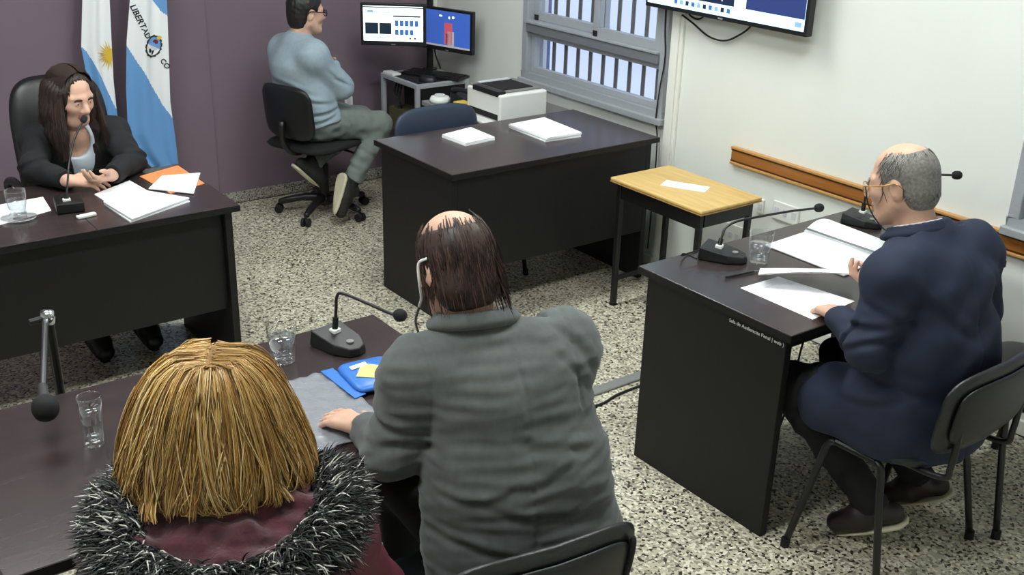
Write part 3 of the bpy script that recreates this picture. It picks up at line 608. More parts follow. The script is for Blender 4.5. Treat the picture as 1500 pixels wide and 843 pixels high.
# zip bag and printed pack
t = thing('zip_bag', 'clear plastic zip bag with blue closure under the hand in grey sleeve', 'plastic bag', (1.07, 2.22, TZ))
P = []
A, B, C_, D_ = V((1.02, 2.425, 0)), V((1.20, 2.415, 0)), V((1.20, 2.06, 0)), V((.87, 2.04, 0))
for i in range(25):
    row = []
    for j in range(25):
        p = A.lerp(B, i/24).lerp(D_.lerp(C_, i/24), j/24)
        row.append((p.x, p.y, TZ+.005+.0022*math.sin(i*1.1+j*.55)+.0016*math.sin(j*1.7-i*.6)+.0015*random.random()))
    P.append(row)
MB().grid(P).build('film', 'plastic_film', t, world=True, smooth=True, solid=.0006)
MB().add([(1.176, 2.413, TZ+.011), (1.212, 2.411, TZ+.011), (1.216, 2.235, TZ+.011), (1.180, 2.228, TZ+.011)], [(0, 3, 2, 1)]).build('zip_closure', 'blue_print', t, world=True, solid=.002)
t = thing('snack_pack', 'blue and yellow printed pack at the edge of the zip bag', 'package', (1.28, 2.315, TZ))
cushion(lambda x, z, o: (x, z, .016+o), .15, .17, .026, p=6).build('pouch', 'blue_print', t, smooth=True)
MB().add([(-.055, -.02, .0305), (.03, -.075, .029), (.065, -.02, .0295), (-.01, .045, .0305)], [(0, 1, 2, 3)]).build('yellow_label', 'yellow_print', t, solid=.001)
MB().add([(-.05, .02, .0312), (.0, .03, .0312), (.0, .05, .031), (-.05, .04, .0305)], [(0, 1, 2, 3)]).build('white_label', 'paper', t, solid=.001)
t.rotation_euler.z = -.1
# boom microphone standing beyond the lawyers' desk
t = thing('boom_microphone', 'black microphone on a chrome boom stand behind the front desk', 'microphone', (.62, 2.86, 0))
W_ = lambda *p: [V(q) for q in p]
MB().tube(W_((.614, 2.86, .05), (.606, 2.86, .875)), .0125, 12).build('stand_pole', 'black_metal', t, world=True)
for k in range(3):
    q = math.radians(90+120*k+20); MB().tube(W_((.614, 2.86, .10), (.614+.24*math.cos(q), 2.86+.13*math.sin(q), .012)), .009, 8).build('stand_leg', 'black_metal', t, world=True)
MB().lathe([(0, -.02), (.017, -.018), (.02, 0), (.017, .018), (0, .022)], (.604, 2.86, .893), 18).build('clutch', 'chrome', t, world=True, smooth=True)
MB().tube(W_((.604, 2.86, .893), (.555, 2.852, .893)), .009, 10).build('clutch_knob', 'black_plastic', t, world=True)
MB().tube(W_((.602, 2.872, .895), (.492, 2.50, .856)), .0085, 12).build('boom', 'chrome', t, world=True)
d = V((-.02, -.10, -.012)).normalized()
MB().lathe([(0, -.03), (.012, -.03), (.013, .03), (.016, .04), (0, .04)], (.494, 2.505, .856), 16, axis=d).build('mic_holder', 'steel', t, world=True, smooth=True)
MB().lathe([(0, -.015), (.018, -.012), (.030, .004), (.0315, .02), (.028, .036), (.015, .046), (0, .048)], V((.494, 2.505, .856))+d*.045, 24, axis=d).build('mic_head', 'black_matte', t, world=True, smooth=True)
# thin cables by the witness desk
o = MB().tube(bez([(2.655, 2.46, TZ+.012), (2.62, 2.49, TZ+.03), (2.635, 2.515, TZ+.012), (2.70, 2.535, TZ+.004), (2.85, 2.54, TZ+.004)], 24), .0028, 6).build('microphone_cable', 'rubber', smooth=True)
tag(o, 'thin black cable looping behind the microphone near the tumbler', 'cable')
o = MB().tube(bez([(2.90, 2.10, .69), (2.91, 2.16, .5), (2.95, 2.22, .2), (2.99, 2.3, .008), (3.2, 2.5, .006), (3.5, 2.7, .006)], 30), .004, 6).build('desk_cable', 'rubber', smooth=True)
tag(o, 'black cable hanging to the floor below the witness desk', 'cable')
# ------------------------------------------------------------------ flags
mat('flag_white', (240, 242, 246), .75); mat('flag_blue', (104, 156, 212), .75); mat('flag_sun', (226, 186, 60), .7); mat('flag_ink', (34, 36, 40), .8); mat('flag_green', (52, 58, 40), .8); mat('flag_red', (110, 30, 40), .8)
def interp(tabl, z):
    T = sorted((z_, x) for x, z_ in tabl)
    return float(np.interp(z, [a for a, b in T], [b for a, b in T]))
def hang_flag(label, yb, Ltab, Rtab, line, tri, zb, zt, nx=72, nz=210, fold=.02, pole=True):
    xm = (interp(Ltab, .9)+interp(Rtab, .9))/2
    t = thing('flag', label, 'flag', (xm, yb, 0))
    def surf(x, z):
        a, b = interp(Ltab, z), interp(Rtab, z); u = (x-a)/(b-a)
        return yb+fold*(math.sin(u*9+z*1.3)*.55+math.sin(u*17-z*2)*.22)+.02*abs(u-.5)
    P = []; mi = []
    zz = [zb+(zt-zb)*j/nz for j in range(nz+1)]
    for z in zz:
        a, b = interp(Ltab, z), interp(Rtab, z); lift = 0
        P.append([(a+(b-a)*i/nx, surf(a+(b-a)*i/nx, z), z) for i in range(nx+1)])
    mb = MB().grid(P); k = 0
    LX, LZ = [p[0] for p in line], [p[1] for p in line]
    for j in range(nz):
        for i in range(nx):
            x = (P[j][i][0]+P[j+1][i+1][0])/2; z = (P[j][i][2]+P[j+1][i+1][2])/2
            zl = float(np.interp(x, LX, LZ)); blue = z < zl
            if tri: blue = blue or z > float(np.interp(x, [p[0] for p in tri], [p[1] for p in tri])) and x > tri[0][0]
            mb.m[k] = 1 if blue else 0; k += 1
    mb.build('cloth', ['flag_white', 'flag_blue'], t, world=True, smooth=True)
    MB().tube([(xm+.02, yb+.055, .02), (xm+.02, yb+.055, 2.0)], .013, 10).build('flag_pole', 'black_metal', t, world=True)
    MB().lathe([(0, 0), (.09, 0), (.09, .015), (.03, .03), (0, .03)], (xm+.02, yb+.0, .0005), 24).build('pole_base', 'black_metal', t, world=True)
    def patch(poly, m, name, off=.003, parent=None, keep=None):
        a = lambda x, z: (x, surf(min(max(x, interp(Ltab, z)), interp(Rtab, z)), z)-off, z)
        pts = [(x, z) for x, z in poly if interp(Ltab, z) <= x <= interp(Rtab, z)]
        if len(pts) < 3: return None
        c = (sum(p[0] for p in pts)/len(pts), sum(p[1] for p in pts)/len(pts)); n = len(pts)
        mb = MB(); R_ = [[a(c[0]+(p[0]-c[0])*s, c[1]+(p[1]-c[1])*s) for p in pts+pts[:1]] for s in (.001, .35, .7, 1)]
        return mb.grid(R_).build(name, m, parent or t, world=True)
    return t, surf, patch
ell = lambda cx, cz, rx, rz_, n=28, rot=0, a0=0, a1=2*math.pi: [(cx+rx*math.cos(q)*math.cos(rot)-rz_*math.sin(q)*math.sin(rot), cz+rx*math.cos(q)*math.sin(rot)+rz_*math.sin(q)*math.cos(rot)) for q in [a0+(a1-a0)*i/n for i in range(n+(0 if a1-a0 > 6.2 else 1))]]
f2L = [(1.95, 1.9), (1.928, 1.659), (1.874, 1.255), (1.834, 1.047), (1.803, .797), (1.785, .538), (1.833, .428), (1.896, .34)]
f2R = [(2.09, 1.9), (2.087, 1.655), (2.065, 1.243), (2.052, 1.028), (2.031, .696), (2.04, .503), (2.044, .34)]
t, surf, patch = hang_flag('blue and white flag with round emblem and black lettering on the purple wall', 5.86, f2L, f2R, [(1.78, 1.10), (1.828, 1.026), (1.854, .973), (1.899, .878), (1.945, .781), (1.992, .682), (2.038, .604), (2.06, .57)], [(1.975, 1.275), (2.026, 1.188), (2.054, 1.165), (2.07, 1.15)], .342, 1.9)
ca = (1.968, 1.006); tl = math.radians(-28)
pr = [(x+.0035*math.cos(i*2.4), z+.0035*math.sin(i*2.4)) for i, (x, z) in enumerate(ell(*ca, .047, .060, 36, tl))]
em = patch(pr, 'flag_green', 'emblem_wreath', .003)
patch(ell(*ca, .038, .050, 30, tl, 0, math.pi), 'flag_blue', 'emblem_sky', .0045, em)
patch(ell(*ca, .038, .050, 30, tl, math.pi, 2*math.pi), 'flag_white', 'emblem_field', .0045, em)
patch(ell(ca[0]+.014, ca[1]+.022, .014, .013), 'flag_red', 'emblem_cap', .006, em)
patch(ell(ca[0]-.004, ca[1]-.022, .006, .026, rot=-.4), 'flag_ink', 'emblem_arms', .006, em)
patch(ell(ca[0]-.022, ca[1]-.020, .009, .012), 'flag_ink', 'emblem_arms', .006, em)
patch(ell(ca[0]+.036, ca[1]+.043, .013, .010), 'flag_sun', 'emblem_sun', .0055, em)
def flag_text(txt, size, p0, p1, t, surf, bend=0):
    cu = bpy.data.curves.new('t', 'FONT'); cu.size = size; cu.resolution_u = 2; cu.body = txt; cu.offset = .0011
    o = bpy.data.objects.new('t', cu); C.objects.link(o); dg = bpy.context.evaluated_depsgraph_get(); me = bpy.data.meshes.new_from_object(o.evaluated_get(dg)); bpy.data.objects.remove(o)
    d = V((p1[0]-p0[0], p1[1]-p0[1])).normalized(); e = V((-d.y, d.x))
    for v in me.vertices:
        q = V(p0)+d*v.co.x+e*v.co.y+e*(bend*v.co.x**2); v.co = (q.x-t.location.x, surf(q.x, q.y)-.0035-t.location.y, q.y)
    me.materials.clear(); me.materials.append(MATS['flag_ink']); finish(me, 'lettering', t)
flag_text('LIBERTAD', .042, (1.868, 1.222), (1.925, 1.06), t, surf)
flag_text('CO', .040, (1.996, .925), (2.045, .85), t, surf)
f1L = [(1.72, 1.9), (1.702, 1.66), (1.644, 1.264), (1.608, 1.024), (1.615, .917), (1.643, .733), (1.66, .45)]
f1R = [(1.82, 1.9), (1.813, 1.658), (1.778, 1.255), (1.764, 1.046), (1.751, .831), (1.75, .695), (1.755, .45)]
t, surf, patch = hang_flag('white and light blue flag with golden sun behind the leather chair', 5.90, f1L, f1R, [(1.6, 1.04), (1.605, 1.031), (1.632, 1.001), (1.657, .942), (1.684, .874), (1.75, .68)], None, .45, 1.9, nx=60, fold=.014)
sc = (1.748, .972)
patch(ell(*sc, .028, .035), 'flag_sun', 'sun_disc', .004)
for k in range(24):
    q = 2*math.pi*k/24; r1_ = .075 if k % 2 else .062; a = V((math.cos(q), math.sin(q)*1.15)); b = V((-math.sin(q), math.cos(q)))
    P = [V(sc)+a*.030+b*.004, V(sc)+a*r1_, V(sc)+a*.030-b*.004]
    patch([(p.x, p.y) for p in P], 'flag_sun', 'sun_ray', .004)
# ------------------------------------------------------------------ people: signed-distance bodies meshed with surface nets
A3 = lambda p: np.array([p[0], p[1], p[2]], dtype=np.float64)
def unit(v): v = A3(v); return v/np.linalg.norm(v)
def wloc(o):
    v = A3(o.location)
    while o.parent is not None: o = o.parent; v = v+A3(o.location)
    return v
class Field:
    def __init__(s, lo, hi, h):
        s.lo = A3(lo); s.h = h; s.n = np.ceil((A3(hi)-s.lo)/h).astype(int)+1
        s.d = np.full(s.n, .2, np.float32); s.id = np.zeros(s.n, np.uint8)
    def blk(s, lo, hi):
        a = np.clip(np.floor((lo-s.lo)/s.h).astype(int), 0, s.n); b = np.clip(np.ceil((hi-s.lo)/s.h).astype(int)+1, 0, s.n)
        sl = tuple(slice(i, j) for i, j in zip(a, b))
        ax = [(s.lo[k]+s.h*np.arange(a[k], b[k])).astype(np.float32) for k in range(3)]
        return sl, (ax[0][:, None, None], ax[1][None, :, None], ax[2][None, None, :])
    def put(s, fn, lo, hi, k=.02, id=0, sub=False):
        m = k+2*s.h; sl, X = s.blk(A3(lo)-m, A3(hi)+m)
        if 0 in s.d[sl].shape: return
        D = s.d[sl]; q = fn(*X)
        if sub:
            q = -q; hh = np.maximum(k-np.abs(D-q), 0)/k; s.d[sl] = np.maximum(D, q)+hh*hh*k*.25
        else:
            I = s.id[sl]; I[q < D] = id; hh = np.maximum(k-np.abs(D-q), 0)/k; s.d[sl] = np.minimum(D, q)-hh*hh*k*.25
    def limb(s, a, b, ra, rb, k=.02, id=0, flat=None, sub=False):
        a, b = A3(a), A3(b); f = flat[1] if flat else 1; n = unit(flat[0]) if flat else None
        ba = b-a
        if n is not None: ba = ba+n*ba.dot(n)*(1/f-1)
        bb = max(ba.dot(ba), 1e-9)
        def fn(X, Y, Z):
            x, y, z = X-np.float32(a[0]), Y-np.float32(a[1]), Z-np.float32(a[2])
            if n is not None:
                t = (x*n[0]+y*n[1]+z*n[2])*np.float32(1/f-1); x, y, z = x+t*np.float32(n[0]), y+t*np.float32(n[1]), z+t*np.float32(n[2])
            t = np.clip((x*ba[0]+y*ba[1]+z*ba[2])/bb, 0, 1).astype(np.float32)
            return np.sqrt((x-t*np.float32(ba[0]))**2+(y-t*np.float32(ba[1]))**2+(z-t*np.float32(ba[2]))**2)-(ra+(rb-ra)*t)
        R = max(ra, rb)*max(1, f); s.put(fn, np.minimum(a, b)-R, np.maximum(a, b)+R, k, id, sub)
    def ell(s, c, R, r, k=.02, id=0, sub=False):
        """R: three axis vectors, r: three radii"""
        c = A3(c); R = [unit(v) for v in R]
        def fn(X, Y, Z):
            x, y, z = X-np.float32(c[0]), Y-np.float32(c[1]), Z-np.float32(c[2]); k0 = 0; k1 = 0
            for v, q in zip(R, r):
                t = x*np.float32(v[0])+y*np.float32(v[1])+z*np.float32(v[2]); k0 = k0+(t/q)**2; k1 = k1+(t/(q*q))**2
            k0 = np.sqrt(k0); return k0*(k0-1)/np.maximum(np.sqrt(k1), 1e-6)
        m = max(r); s.put(fn, c-m, c+m, k, id, sub)
    def cut(s, p, n, lo=None, hi=None):
        """keep the side opposite to n, inside the box lo..hi"""
        p, n = A3(p), unit(n); lo = s.lo if lo is None else A3(lo); hi = s.lo+s.h*s.n if hi is None else A3(hi)
        sl, (X, Y, Z) = s.blk(lo, hi); s.d[sl] = np.maximum(s.d[sl], (X-p[0])*n[0]+(Y-p[1])*n[1]+(Z-p[2])*n[2])
    def warp(s, fn, band=.04):
        I = np.nonzero(np.abs(s.d) < band); P = np.stack(I, 1)*s.h+s.lo
        s.d[I] += fn(P).astype(np.float32)
    def mesh(s, name, mats, parent, wl=None):
        d = s.d; ins = d < 0; n = np.array(d.shape)
        c = np.zeros(n-1, np.int8)
        for i in (0, 1):
            for j in (0, 1):
                for k in (0, 1): c += ins[i:n[0]-1+i, j:n[1]-1+j, k:n[2]-1+k]
        act = (c > 0) & (c < 8); I = np.stack(np.nonzero(act), 1); idx = np.full(n-1, -1, np.int64); idx[act] = np.arange(len(I))
        acc = np.zeros((len(I), 3)); cnt = np.zeros(len(I))
        for ax in range(3):
            o = [q for q in range(3) if q != ax]
            for i in (0, 1):
                for j in (0, 1):
                    a = I.copy(); a[:, o[0]] += i; a[:, o[1]] += j; b = a.copy(); b[:, ax] += 1
                    da, db = d[tuple(a.T)], d[tuple(b.T)]; cr = (da < 0) != (db < 0); t = np.where(cr, da/np.where(cr, da-db, 1), 0)
                    p = a.astype(float); p[:, ax] += t; acc[cr] += p[cr]; cnt[cr] += 1
        v = acc/cnt[:, None]; F = []
        for ax in range(3):
            o = [(ax+1) % 3, (ax+2) % 3]
            sl0 = [slice(1, -1)]*3; sl1 = [slice(1, -1)]*3; sl0[ax] = slice(0, -1); sl1[ax] = slice(1, None)
            a, b = ins[tuple(sl0)], ins[tuple(sl1)]
            for m, flip in ((a & ~b, False), (~a & b, True)):
                E_ = np.stack(np.nonzero(m), 1)
                for q in o: E_[:, q] += 1
                qd = []
                for (i, j) in ((1, 1), (0, 1), (0, 0), (1, 0)):
                    g = E_.copy(); g[:, o[0]] -= i; g[:, o[1]] -= j; qd.append(idx[tuple(g.T)])
                qd = np.stack(qd, 1); F.append(qd[:, ::-1] if flip else qd)
        F = np.concatenate(F); F = F[(F >= 0).all(1)]
        ids = s.id[tuple(np.round(v).astype(int).T)]; v = v*s.h+s.lo
        if parent is not None: v = v-wloc(parent)
        me = bpy.data.meshes.new(name); me.vertices.add(len(v)); me.vertices.foreach_set('co', v.astype(np.float32).ravel())
        me.loops.add(F.size); me.loops.foreach_set('vertex_index', F.astype(np.int32).ravel())
        me.polygons.add(len(F)); me.polygons.foreach_set('loop_start', np.arange(0, F.size, 4, dtype=np.int32))
        mats = mats if isinstance(mats, (list, tuple)) else [mats]
        for m in mats: me.materials.append(MATS[m])
        if len(mats) > 1: me.polygons.foreach_set('material_index', np.minimum(ids[F[:, 0]], len(mats)-1).astype(np.int32))
        me.update(calc_edges=True); me.validate()
        return finish(me, name, parent, smooth=True)
def waves(seed, amp, lam, n=7, stretch=(1, 1, 1)):
    g = np.random.default_rng(seed); K = g.normal(size=(n, 3)); K /= np.linalg.norm(K, axis=1)[:, None]; K = K*2*np.pi/lam*g.uniform(.6, 1.5, (n, 1))*np.array(stretch); ph = g.uniform(0, 6.3, n)
    return lambda P: amp/np.sqrt(n)*np.sin(P @ K.T+ph).sum(1)
def folds(pts):
    """each fold: (point, normal across the fold, width, depth, radius)"""
    def fn(P):
        o = np.zeros(len(P))
        for p, nrm, wd, dp, rad in pts:
            q = P-A3(p); t = q @ unit(nrm); r = np.sqrt(np.maximum((q**2).sum(1)-t*t, 0)); t = t+.012*np.sin(r*22)
            o += dp*(np.exp(-(t/wd)**2)-.7*np.exp(-((t-wd*1.8)/wd)**2))*np.exp(-(r/rad)**4)
        return o
    return fn
def frame(f, up_=(0, 0, 1)):
    f = unit(f); l = unit(np.cross(A3(up_), f)); u = np.cross(f, l); return f, l, u
def head(F, c, f, s=.95, up_=(0, 0, 1), fem=False, ears=True, id0=0):
    """skull, face, ears; id0 skin, id0+1 lips"""
    f, l, u = frame(f, up_); c = A3(c); q = lambda a, b, d: c+s*(a*f+b*l+d*u); R = (f, l, u); k = .02*s
    F.ell(q(-.012, 0, .035), R, (.098*s, .077*s, .088*s), k, id0)
    F.ell(q(.018, 0, -.03), R, (.074*s, .064*s, .085*s), .03*s, id0)
    F.limb(q(.06, -.02, -.098), q(.06, .02, -.098), .024*s, .024*s, .03*s, id0)
    for e in (-1, 1):
        F.limb(q(-.005, e*.058, -.055), q(.045, e*.035, -.095), .022*s, .02*s, .03*s, id0)
        F.limb(q(.082, e*.008, .024), q(.068, e*.05, .022), .011*s, .011*s, .018*s, id0)
        F.ell(q(.058, e*.042, -.022), R, (.026*s, .024*s, .024*s), .03*s, id0)
        F.ell(q(.098, e*.033, .0), R, (.020*s, .019*s, .012*s), .012*s, id0, sub=True)
        F.ell(q(.077, e*.032, -.001), R, (.0135*s, .0155*s, .0115*s), .006*s, id0)
        F.ell(q(.096, e*.0125, -.036), R, (.011*s, .009*s, .009*s), .008*s, id0)
        if ears:
            F.ell(q(-.010, e*.080, -.008), (unit(f-.25*u), l, unit(u+.25*f)), (.020*s, .009*s, .034*s), .008*s, id0)
            F.ell(q(-.004, e*.090, -.004), (f, l, u), (.010*s, .008*s, .018*s), .006*s, id0, sub=True)
    nw = .0115 if fem else .0145; F.limb(q(.085, 0, .016), q(.109, 0, -.028), .0085*s, nw*s, .014*s, id0)
    F.limb(q(.0895, -.016, -.0625), q(.0895, .016, -.0625), .0060*s, .0060*s, .006*s, id0+1); F.limb(q(.093, -.005, -.061), q(.093, .005, -.061), .0055*s, .0055*s, .008*s, id0+1)
    F.limb(q(.0895, -.012, -.0735), q(.0895, .012, -.0735), .0068*s, .0068*s, .006*s, id0+1)
    return q, (f, l, u)
def face_parts(root, q, R, s, brow='brow_dark', iris='iris_dark'):
    L_ = A3(root.location)
    for e in (-1, 1):
        mb = MB(); c = q(.081, e*.032, .0)-L_; ax = R[0]
        mb.lathe([(0, -.004*s), (.0085*s, -.002*s), (.0105*s, .001*s), (.0085*s, .0055*s), (0, .0072*s)], V(c), 16, axis=V(ax)); ey = mb.build('eye', 'eye_white', root, smooth=True)
        MB().lathe([(0, .0058*s), (.0048*s, .0066*s), (.0035*s, .0086*s), (0, .0092*s)], V(c), 14, axis=V(ax)).build('iris', iris, ey, smooth=True)
        P = [V(q(.093-.002*abs(t), e*(.014+.0105*t), .0185+.0045*math.sin(t*.85)-.001*t)-L_) for t in (0, 1, 2, 3, 3.6)]
        MB().tube(P, [.0035*s, .0048*s, .0045*s, .0035*s, .0015*s], 8).build('eyebrow', brow, root, smooth=True)
def hand(F, w, d, n, side, curl=(.3, .3, .3, .3), s=1.0, spread=.06, thumb=(.6, .75, .15), id0=0):
    """w wrist, d finger direction, n palm normal, side +1/-1 puts the thumb along side*(d x n)"""
    w, d = A3(w), unit(d); n = A3(n); n = unit(n-d*n.dot(d)); e = side*np.cross(d, n)
    off = (.029, .0097, -.0097, -.028); Ln = ((.040, .025, .020), (.045, .028, .021), (.041, .026, .020), (.032, .020, .018))
    for i in range(4):
        kn = w+s*(d*(.088-.004*abs(i-1)**1.5)+e*off[i])
        F.limb(w+s*(d*.006+e*off[i]*.45), kn, .0155*s, .0125*s, .012*s, id0)
        p = kn; a = 0
        for j, L_ in enumerate(Ln[i]):
            a += curl[i]*(1, 1.25, .8)[j]; dr = d*math.cos(a)+n*math.sin(a)+e*(1.5-i)*spread; dr /= np.linalg.norm(dr)
            p2 = p+dr*L_*s; r0 = (.0098, .0088, .0080)[j]*(.9 if i == 3 else 1); F.limb(p, p2, r0*s, (r0-.0008)*s, .0035 if j else .007, id0); p = p2
    p = w+s*(d*.018+e*.020+n*.006); dr = unit(d*thumb[0]+e*thumb[1]+n*thumb[2]); p2 = p+dr*.046*s; F.limb(p, p2, .017*s, .0125*s, .014*s, id0)
    dr = unit(dr*.8+d*.5+n*.15); p3 = p2+dr*.034*s; F.limb(p2, p3, .0115*s, .0102*s, .006, id0); dr = unit(dr*.85+d*.35); F.limb(p3, p3+dr*.027*s, .0102*s, .0085*s, .005, id0)
class Pose: pass
def pose(**k):
    p = Pose(); p.g = 1.0; p.__dict__.update({a: (A3(b) if isinstance(b, (tuple, list)) and len(b) == 3 and not isinstance(b[0], (tuple, list)) else b) for a, b in k.items()})
    p.rt = unit(p.shR-p.shL); p.fw = unit(np.cross((0, 0, 1), p.rt)); p.rtp = unit(np.cross(p.fw, (0, 0, 1)))
    if not hasattr(p, 'hipR'): p.hipR = p.pel+p.rtp*.095; p.hipL = p.pel-p.rtp*.095
    return p
def torso(F, p, gr=0, id=0, k=.05, down=0):
    g = p.g; fl = (p.rt, 1.4)
    F.limb(p.hipL, p.hipR, .105*g+gr, .105*g+gr, k, id)
    if down: F.limb(p.pel-A3((0, 0, down)), p.pel, .135*g+gr, .115*g+gr, k, id, (p.rtp, 1.35))
    F.limb(p.pel, p.chl, .112*g+gr, .115*g+gr, k, id, fl); F.limb(p.chl, p.chu, .118*g+gr, .108*g+gr, k, id, fl)
    F.limb(p.shL, p.shR, .058*g+gr, .058*g+gr, k, id)
    F.limb(p.nk-A3((0, 0, .02)), p.shL, .052+gr*.6, .05*g+gr, k, id); F.limb(p.nk-A3((0, 0, .02)), p.shR, .052+gr*.6, .05*g+gr, k, id)
    F.limb(p.chu, p.nk-A3((0, 0, .03)), .095*g+gr, .055+gr*.5, k, id, (p.rt, 1.25))
def arms(F, p, gr=0, id=0, k=.025, back=0, sides='RL'):
    for s_ in sides:
        sh, el, wr = getattr(p, 'sh'+s_), getattr(p, 'el'+s_), getattr(p, 'wr'+s_); e = wr-unit(wr-el)*back
        F.limb(sh, el, .056*min(p.g, 1.1)+gr, .043+gr, k, id); F.limb(el, e, .042+gr, .029+gr*.9, k, id)
def legs(F, p, gr=0, id=0, k=.03, back=0):
    for s_ in 'RL':
        hp, kn, an = getattr(p, 'hip'+s_), getattr(p, 'kn'+s_), getattr(p, 'an'+s_); e = an-unit(an-kn)*back
        F.limb(hp, kn, .085*p.g+gr, .056+gr, k, id); F.limb(kn, e, .055+gr, .036+gr, k, id)
def bounds(p, m=.2):
    P = np.array([v for n_, v in p.__dict__.items() if isinstance(v, np.ndarray) and n_ not in ('rt', 'fw', 'rtp', 'soleR', 'soleL')])
    return P.min(0)-m, P.max(0)+m
def body_mesh(root, p, hs=.95, hf=None, hup=(0, 0, 1), hands=None, h=.0052, mats=('skin', 'lips'), fem=False, neck_r=.052, ears=True):
    lo, hi = bounds(p); lo[2] = max(lo[2], .002); F = Field(lo, hi, h)
    torso(F, p, -.022); arms(F, p, -.004); legs(F, p, -.012)
    for s_ in 'RL':
        an, to = getattr(p, 'an'+s_), getattr(p, 'to'+s_); F.limb(an, an+(to-an)*.72, .026, .015, .02)
    q, R = head(F, p.hc, hf, hs, hup, fem, ears)
    F.limb(p.nk-A3((0, 0, .04)), q(-.028, 0, -.04), neck_r+.006, neck_r, .03)
    for s_, (d, n, side, kw) in (hands or {}).items(): hand(F, getattr(p, 'wr'+s_), d, n, side, **kw)
    o = F.mesh('body', list(mats), root)
    return o, q, R
def shoes(root, p, m='shoe_black', sole='sole_cream', thick=.012):
    for s_ in 'RL':
        an, to = getattr(p, 'an'+s_), getattr(p, 'to'+s_); d = unit(to-an); dn = getattr(p, 'sole'+s_, A3((0, 0, -1))); dn = unit(dn-d*dn.dot(d)); sd = np.cross(d, dn)
        he = an-d*.045+dn*.025; tip = to+dn*.0
        lo = np.minimum(np.minimum(he, tip), an)-.12; hi = np.maximum(np.maximum(he, tip), an)+.12
        F = Field(lo, hi, .006); F.limb(he, an+d*.06, .036, .040, .02); F.limb(an+d*.05+dn*.02, tip-d*.02+dn*.012, .042, .032, .02, flat=(sd, 1.15)); F.limb(an, an-dn*.03, .040, .042, .02)
        F.cut(he+dn*.028, dn); o = F.mesh('shoe', m, root)
        F = Field(lo, hi, .005); F.limb(he+dn*.03, tip-d*.015+dn*.02, .040, .040, .02, flat=(sd, 1.12)); F.cut(he+dn*(.028+thick), dn); F.cut(he+dn*.0285, -dn)
        F.mesh('shoe_sole', sole, root)
def strands(root, name, mats, paths, radii, sides=3):
    """paths: array (N, K, 3) in world; tapered little tubes joined into one mesh"""
    Pp = np.asarray(paths)-A3(root.location); N, K, _ = Pp.shape
    T = np.gradient(Pp, axis=1); T /= np.linalg.norm(T, axis=2, keepdims=True)+1e-9
    ref = np.tile(np.array([.3, .5, .81]), (N, K, 1)); a = np.cross(T, ref); a /= np.linalg.norm(a, axis=2, keepdims=True)+1e-9; b = np.cross(T, a)
    V_ = []
    rr = np.asarray(radii)
    if rr.ndim == 1: rr = np.tile(rr, (N, 1))
    for j in range(sides):
        q = 2*np.pi*j/sides; V_.append(Pp+rr[:, :, None]*(a*np.cos(q)+b*np.sin(q)))
    V_ = np.stack(V_, 2).reshape(-1, 3)
    base = (np.arange(N)[:, None]*K+np.arange(K-1)[None, :])*sides
    F = np.concatenate([np.stack([base+j, base+(j+1) % sides, base+sides+(j+1) % sides, base+sides+j], -1).reshape(-1, 4) for j in range(sides)])
    strand = np.concatenate([np.repeat(np.arange(N), K-1)]*sides)
    me = bpy.data.meshes.new(name); me.vertices.add(len(V_)); me.vertices.foreach_set('co', V_.astype(np.float32).ravel())
    me.loops.add(F.size); me.loops.foreach_set('vertex_index', F.astype(np.int32).ravel()); me.polygons.add(len(F)); me.polygons.foreach_set('loop_start', np.arange(0, F.size, 4, dtype=np.int32))
    for m in mats: me.materials.append(MATS[m])
    mi = rng.integers(0, len(mats), N); me.polygons.foreach_set('material_index', mi[strand].astype(np.int32))
    me.update(calc_edges=True); return finish(me, name, root, smooth=True)
def open_front(F, p, z0, m=.30):
    def fn(X, Y, Z):
        a = (X-p.chu[0])*p.rtp[0]+(Y-p.chu[1])*p.rtp[1]; b = (X-p.chu[0])*p.fw[0]+(Y-p.chu[1])*p.fw[1]
        return np.maximum(np.abs(a)-(Z-z0)*m, .03-b)
    F.put(fn, p.chu-A3((.25, .25, .35)), p.chu+A3((.25, .25, .22)), .008, sub=True)
def shirt(root, p, m='shirt_stripe'):
    lo, hi = bounds(p, .2); lo[2] = .55; hi[2] = 1.2; F = Field(lo, hi, .007); torso(F, p, -.004, k=.055); F.cut((0, 0, .60), (0, 0, -1))
    F.ell(p.nk+p.fw*.03+A3((0, 0, .10)), (p.rtp, p.fw, (0, 0, 1)), (.06, .068, .09), .012, sub=True); F.mesh('shirt', m, root)
def cuff_cut(F, el, wr, back): 
    d = unit(wr-el); p = wr-d*back; F.cut(p, d, p-.085, p+.085)
mat('skin', (208, 166, 144), .5, var=.10, vscale=30, spec=.4); mat('skin_pale', (218, 174, 152), .48, var=.10, vscale=30, spec=.4); mat('lips', (176, 116, 104), .45)
mat('eye_white', (226, 222, 216), .25); mat('iris_dark', (40, 26, 20), .2); mat('brow_dark', (40, 28, 24), .8); mat('brow_grey', (120, 112, 104), .8)
mat('hair_dark', (44, 29, 24), .6, var=.45, vscale=60, stretch=(1, 1, .12)); mat('hair_dark2', (60, 39, 30), .6); mat('hair_black', (24, 20, 20), .5, var=.3, vscale=80)
mat('hair_brown', (58, 40, 34), .5, var=.4, vscale=60, stretch=(1, 1, .15)); mat('hair_brown2', (88, 62, 52), .5); mat('hair_brown3', (40, 28, 26), .5)
mat('hair_grey', (128, 124, 120), .6, var=.4, vscale=120); mat('hair_grey2', (168, 164, 158), .55); mat('hair_grey3', (78, 74, 72), .6)
mat('blond1', (202, 164, 100), .38); mat('blond2', (168, 124, 62), .45); mat('blond3', (232, 204, 150), .36); mat('blond4', (122, 86, 44), .5); mat('blond_base', (140, 100, 54), .6, var=.4, vscale=60, stretch=(1, 1, .12))
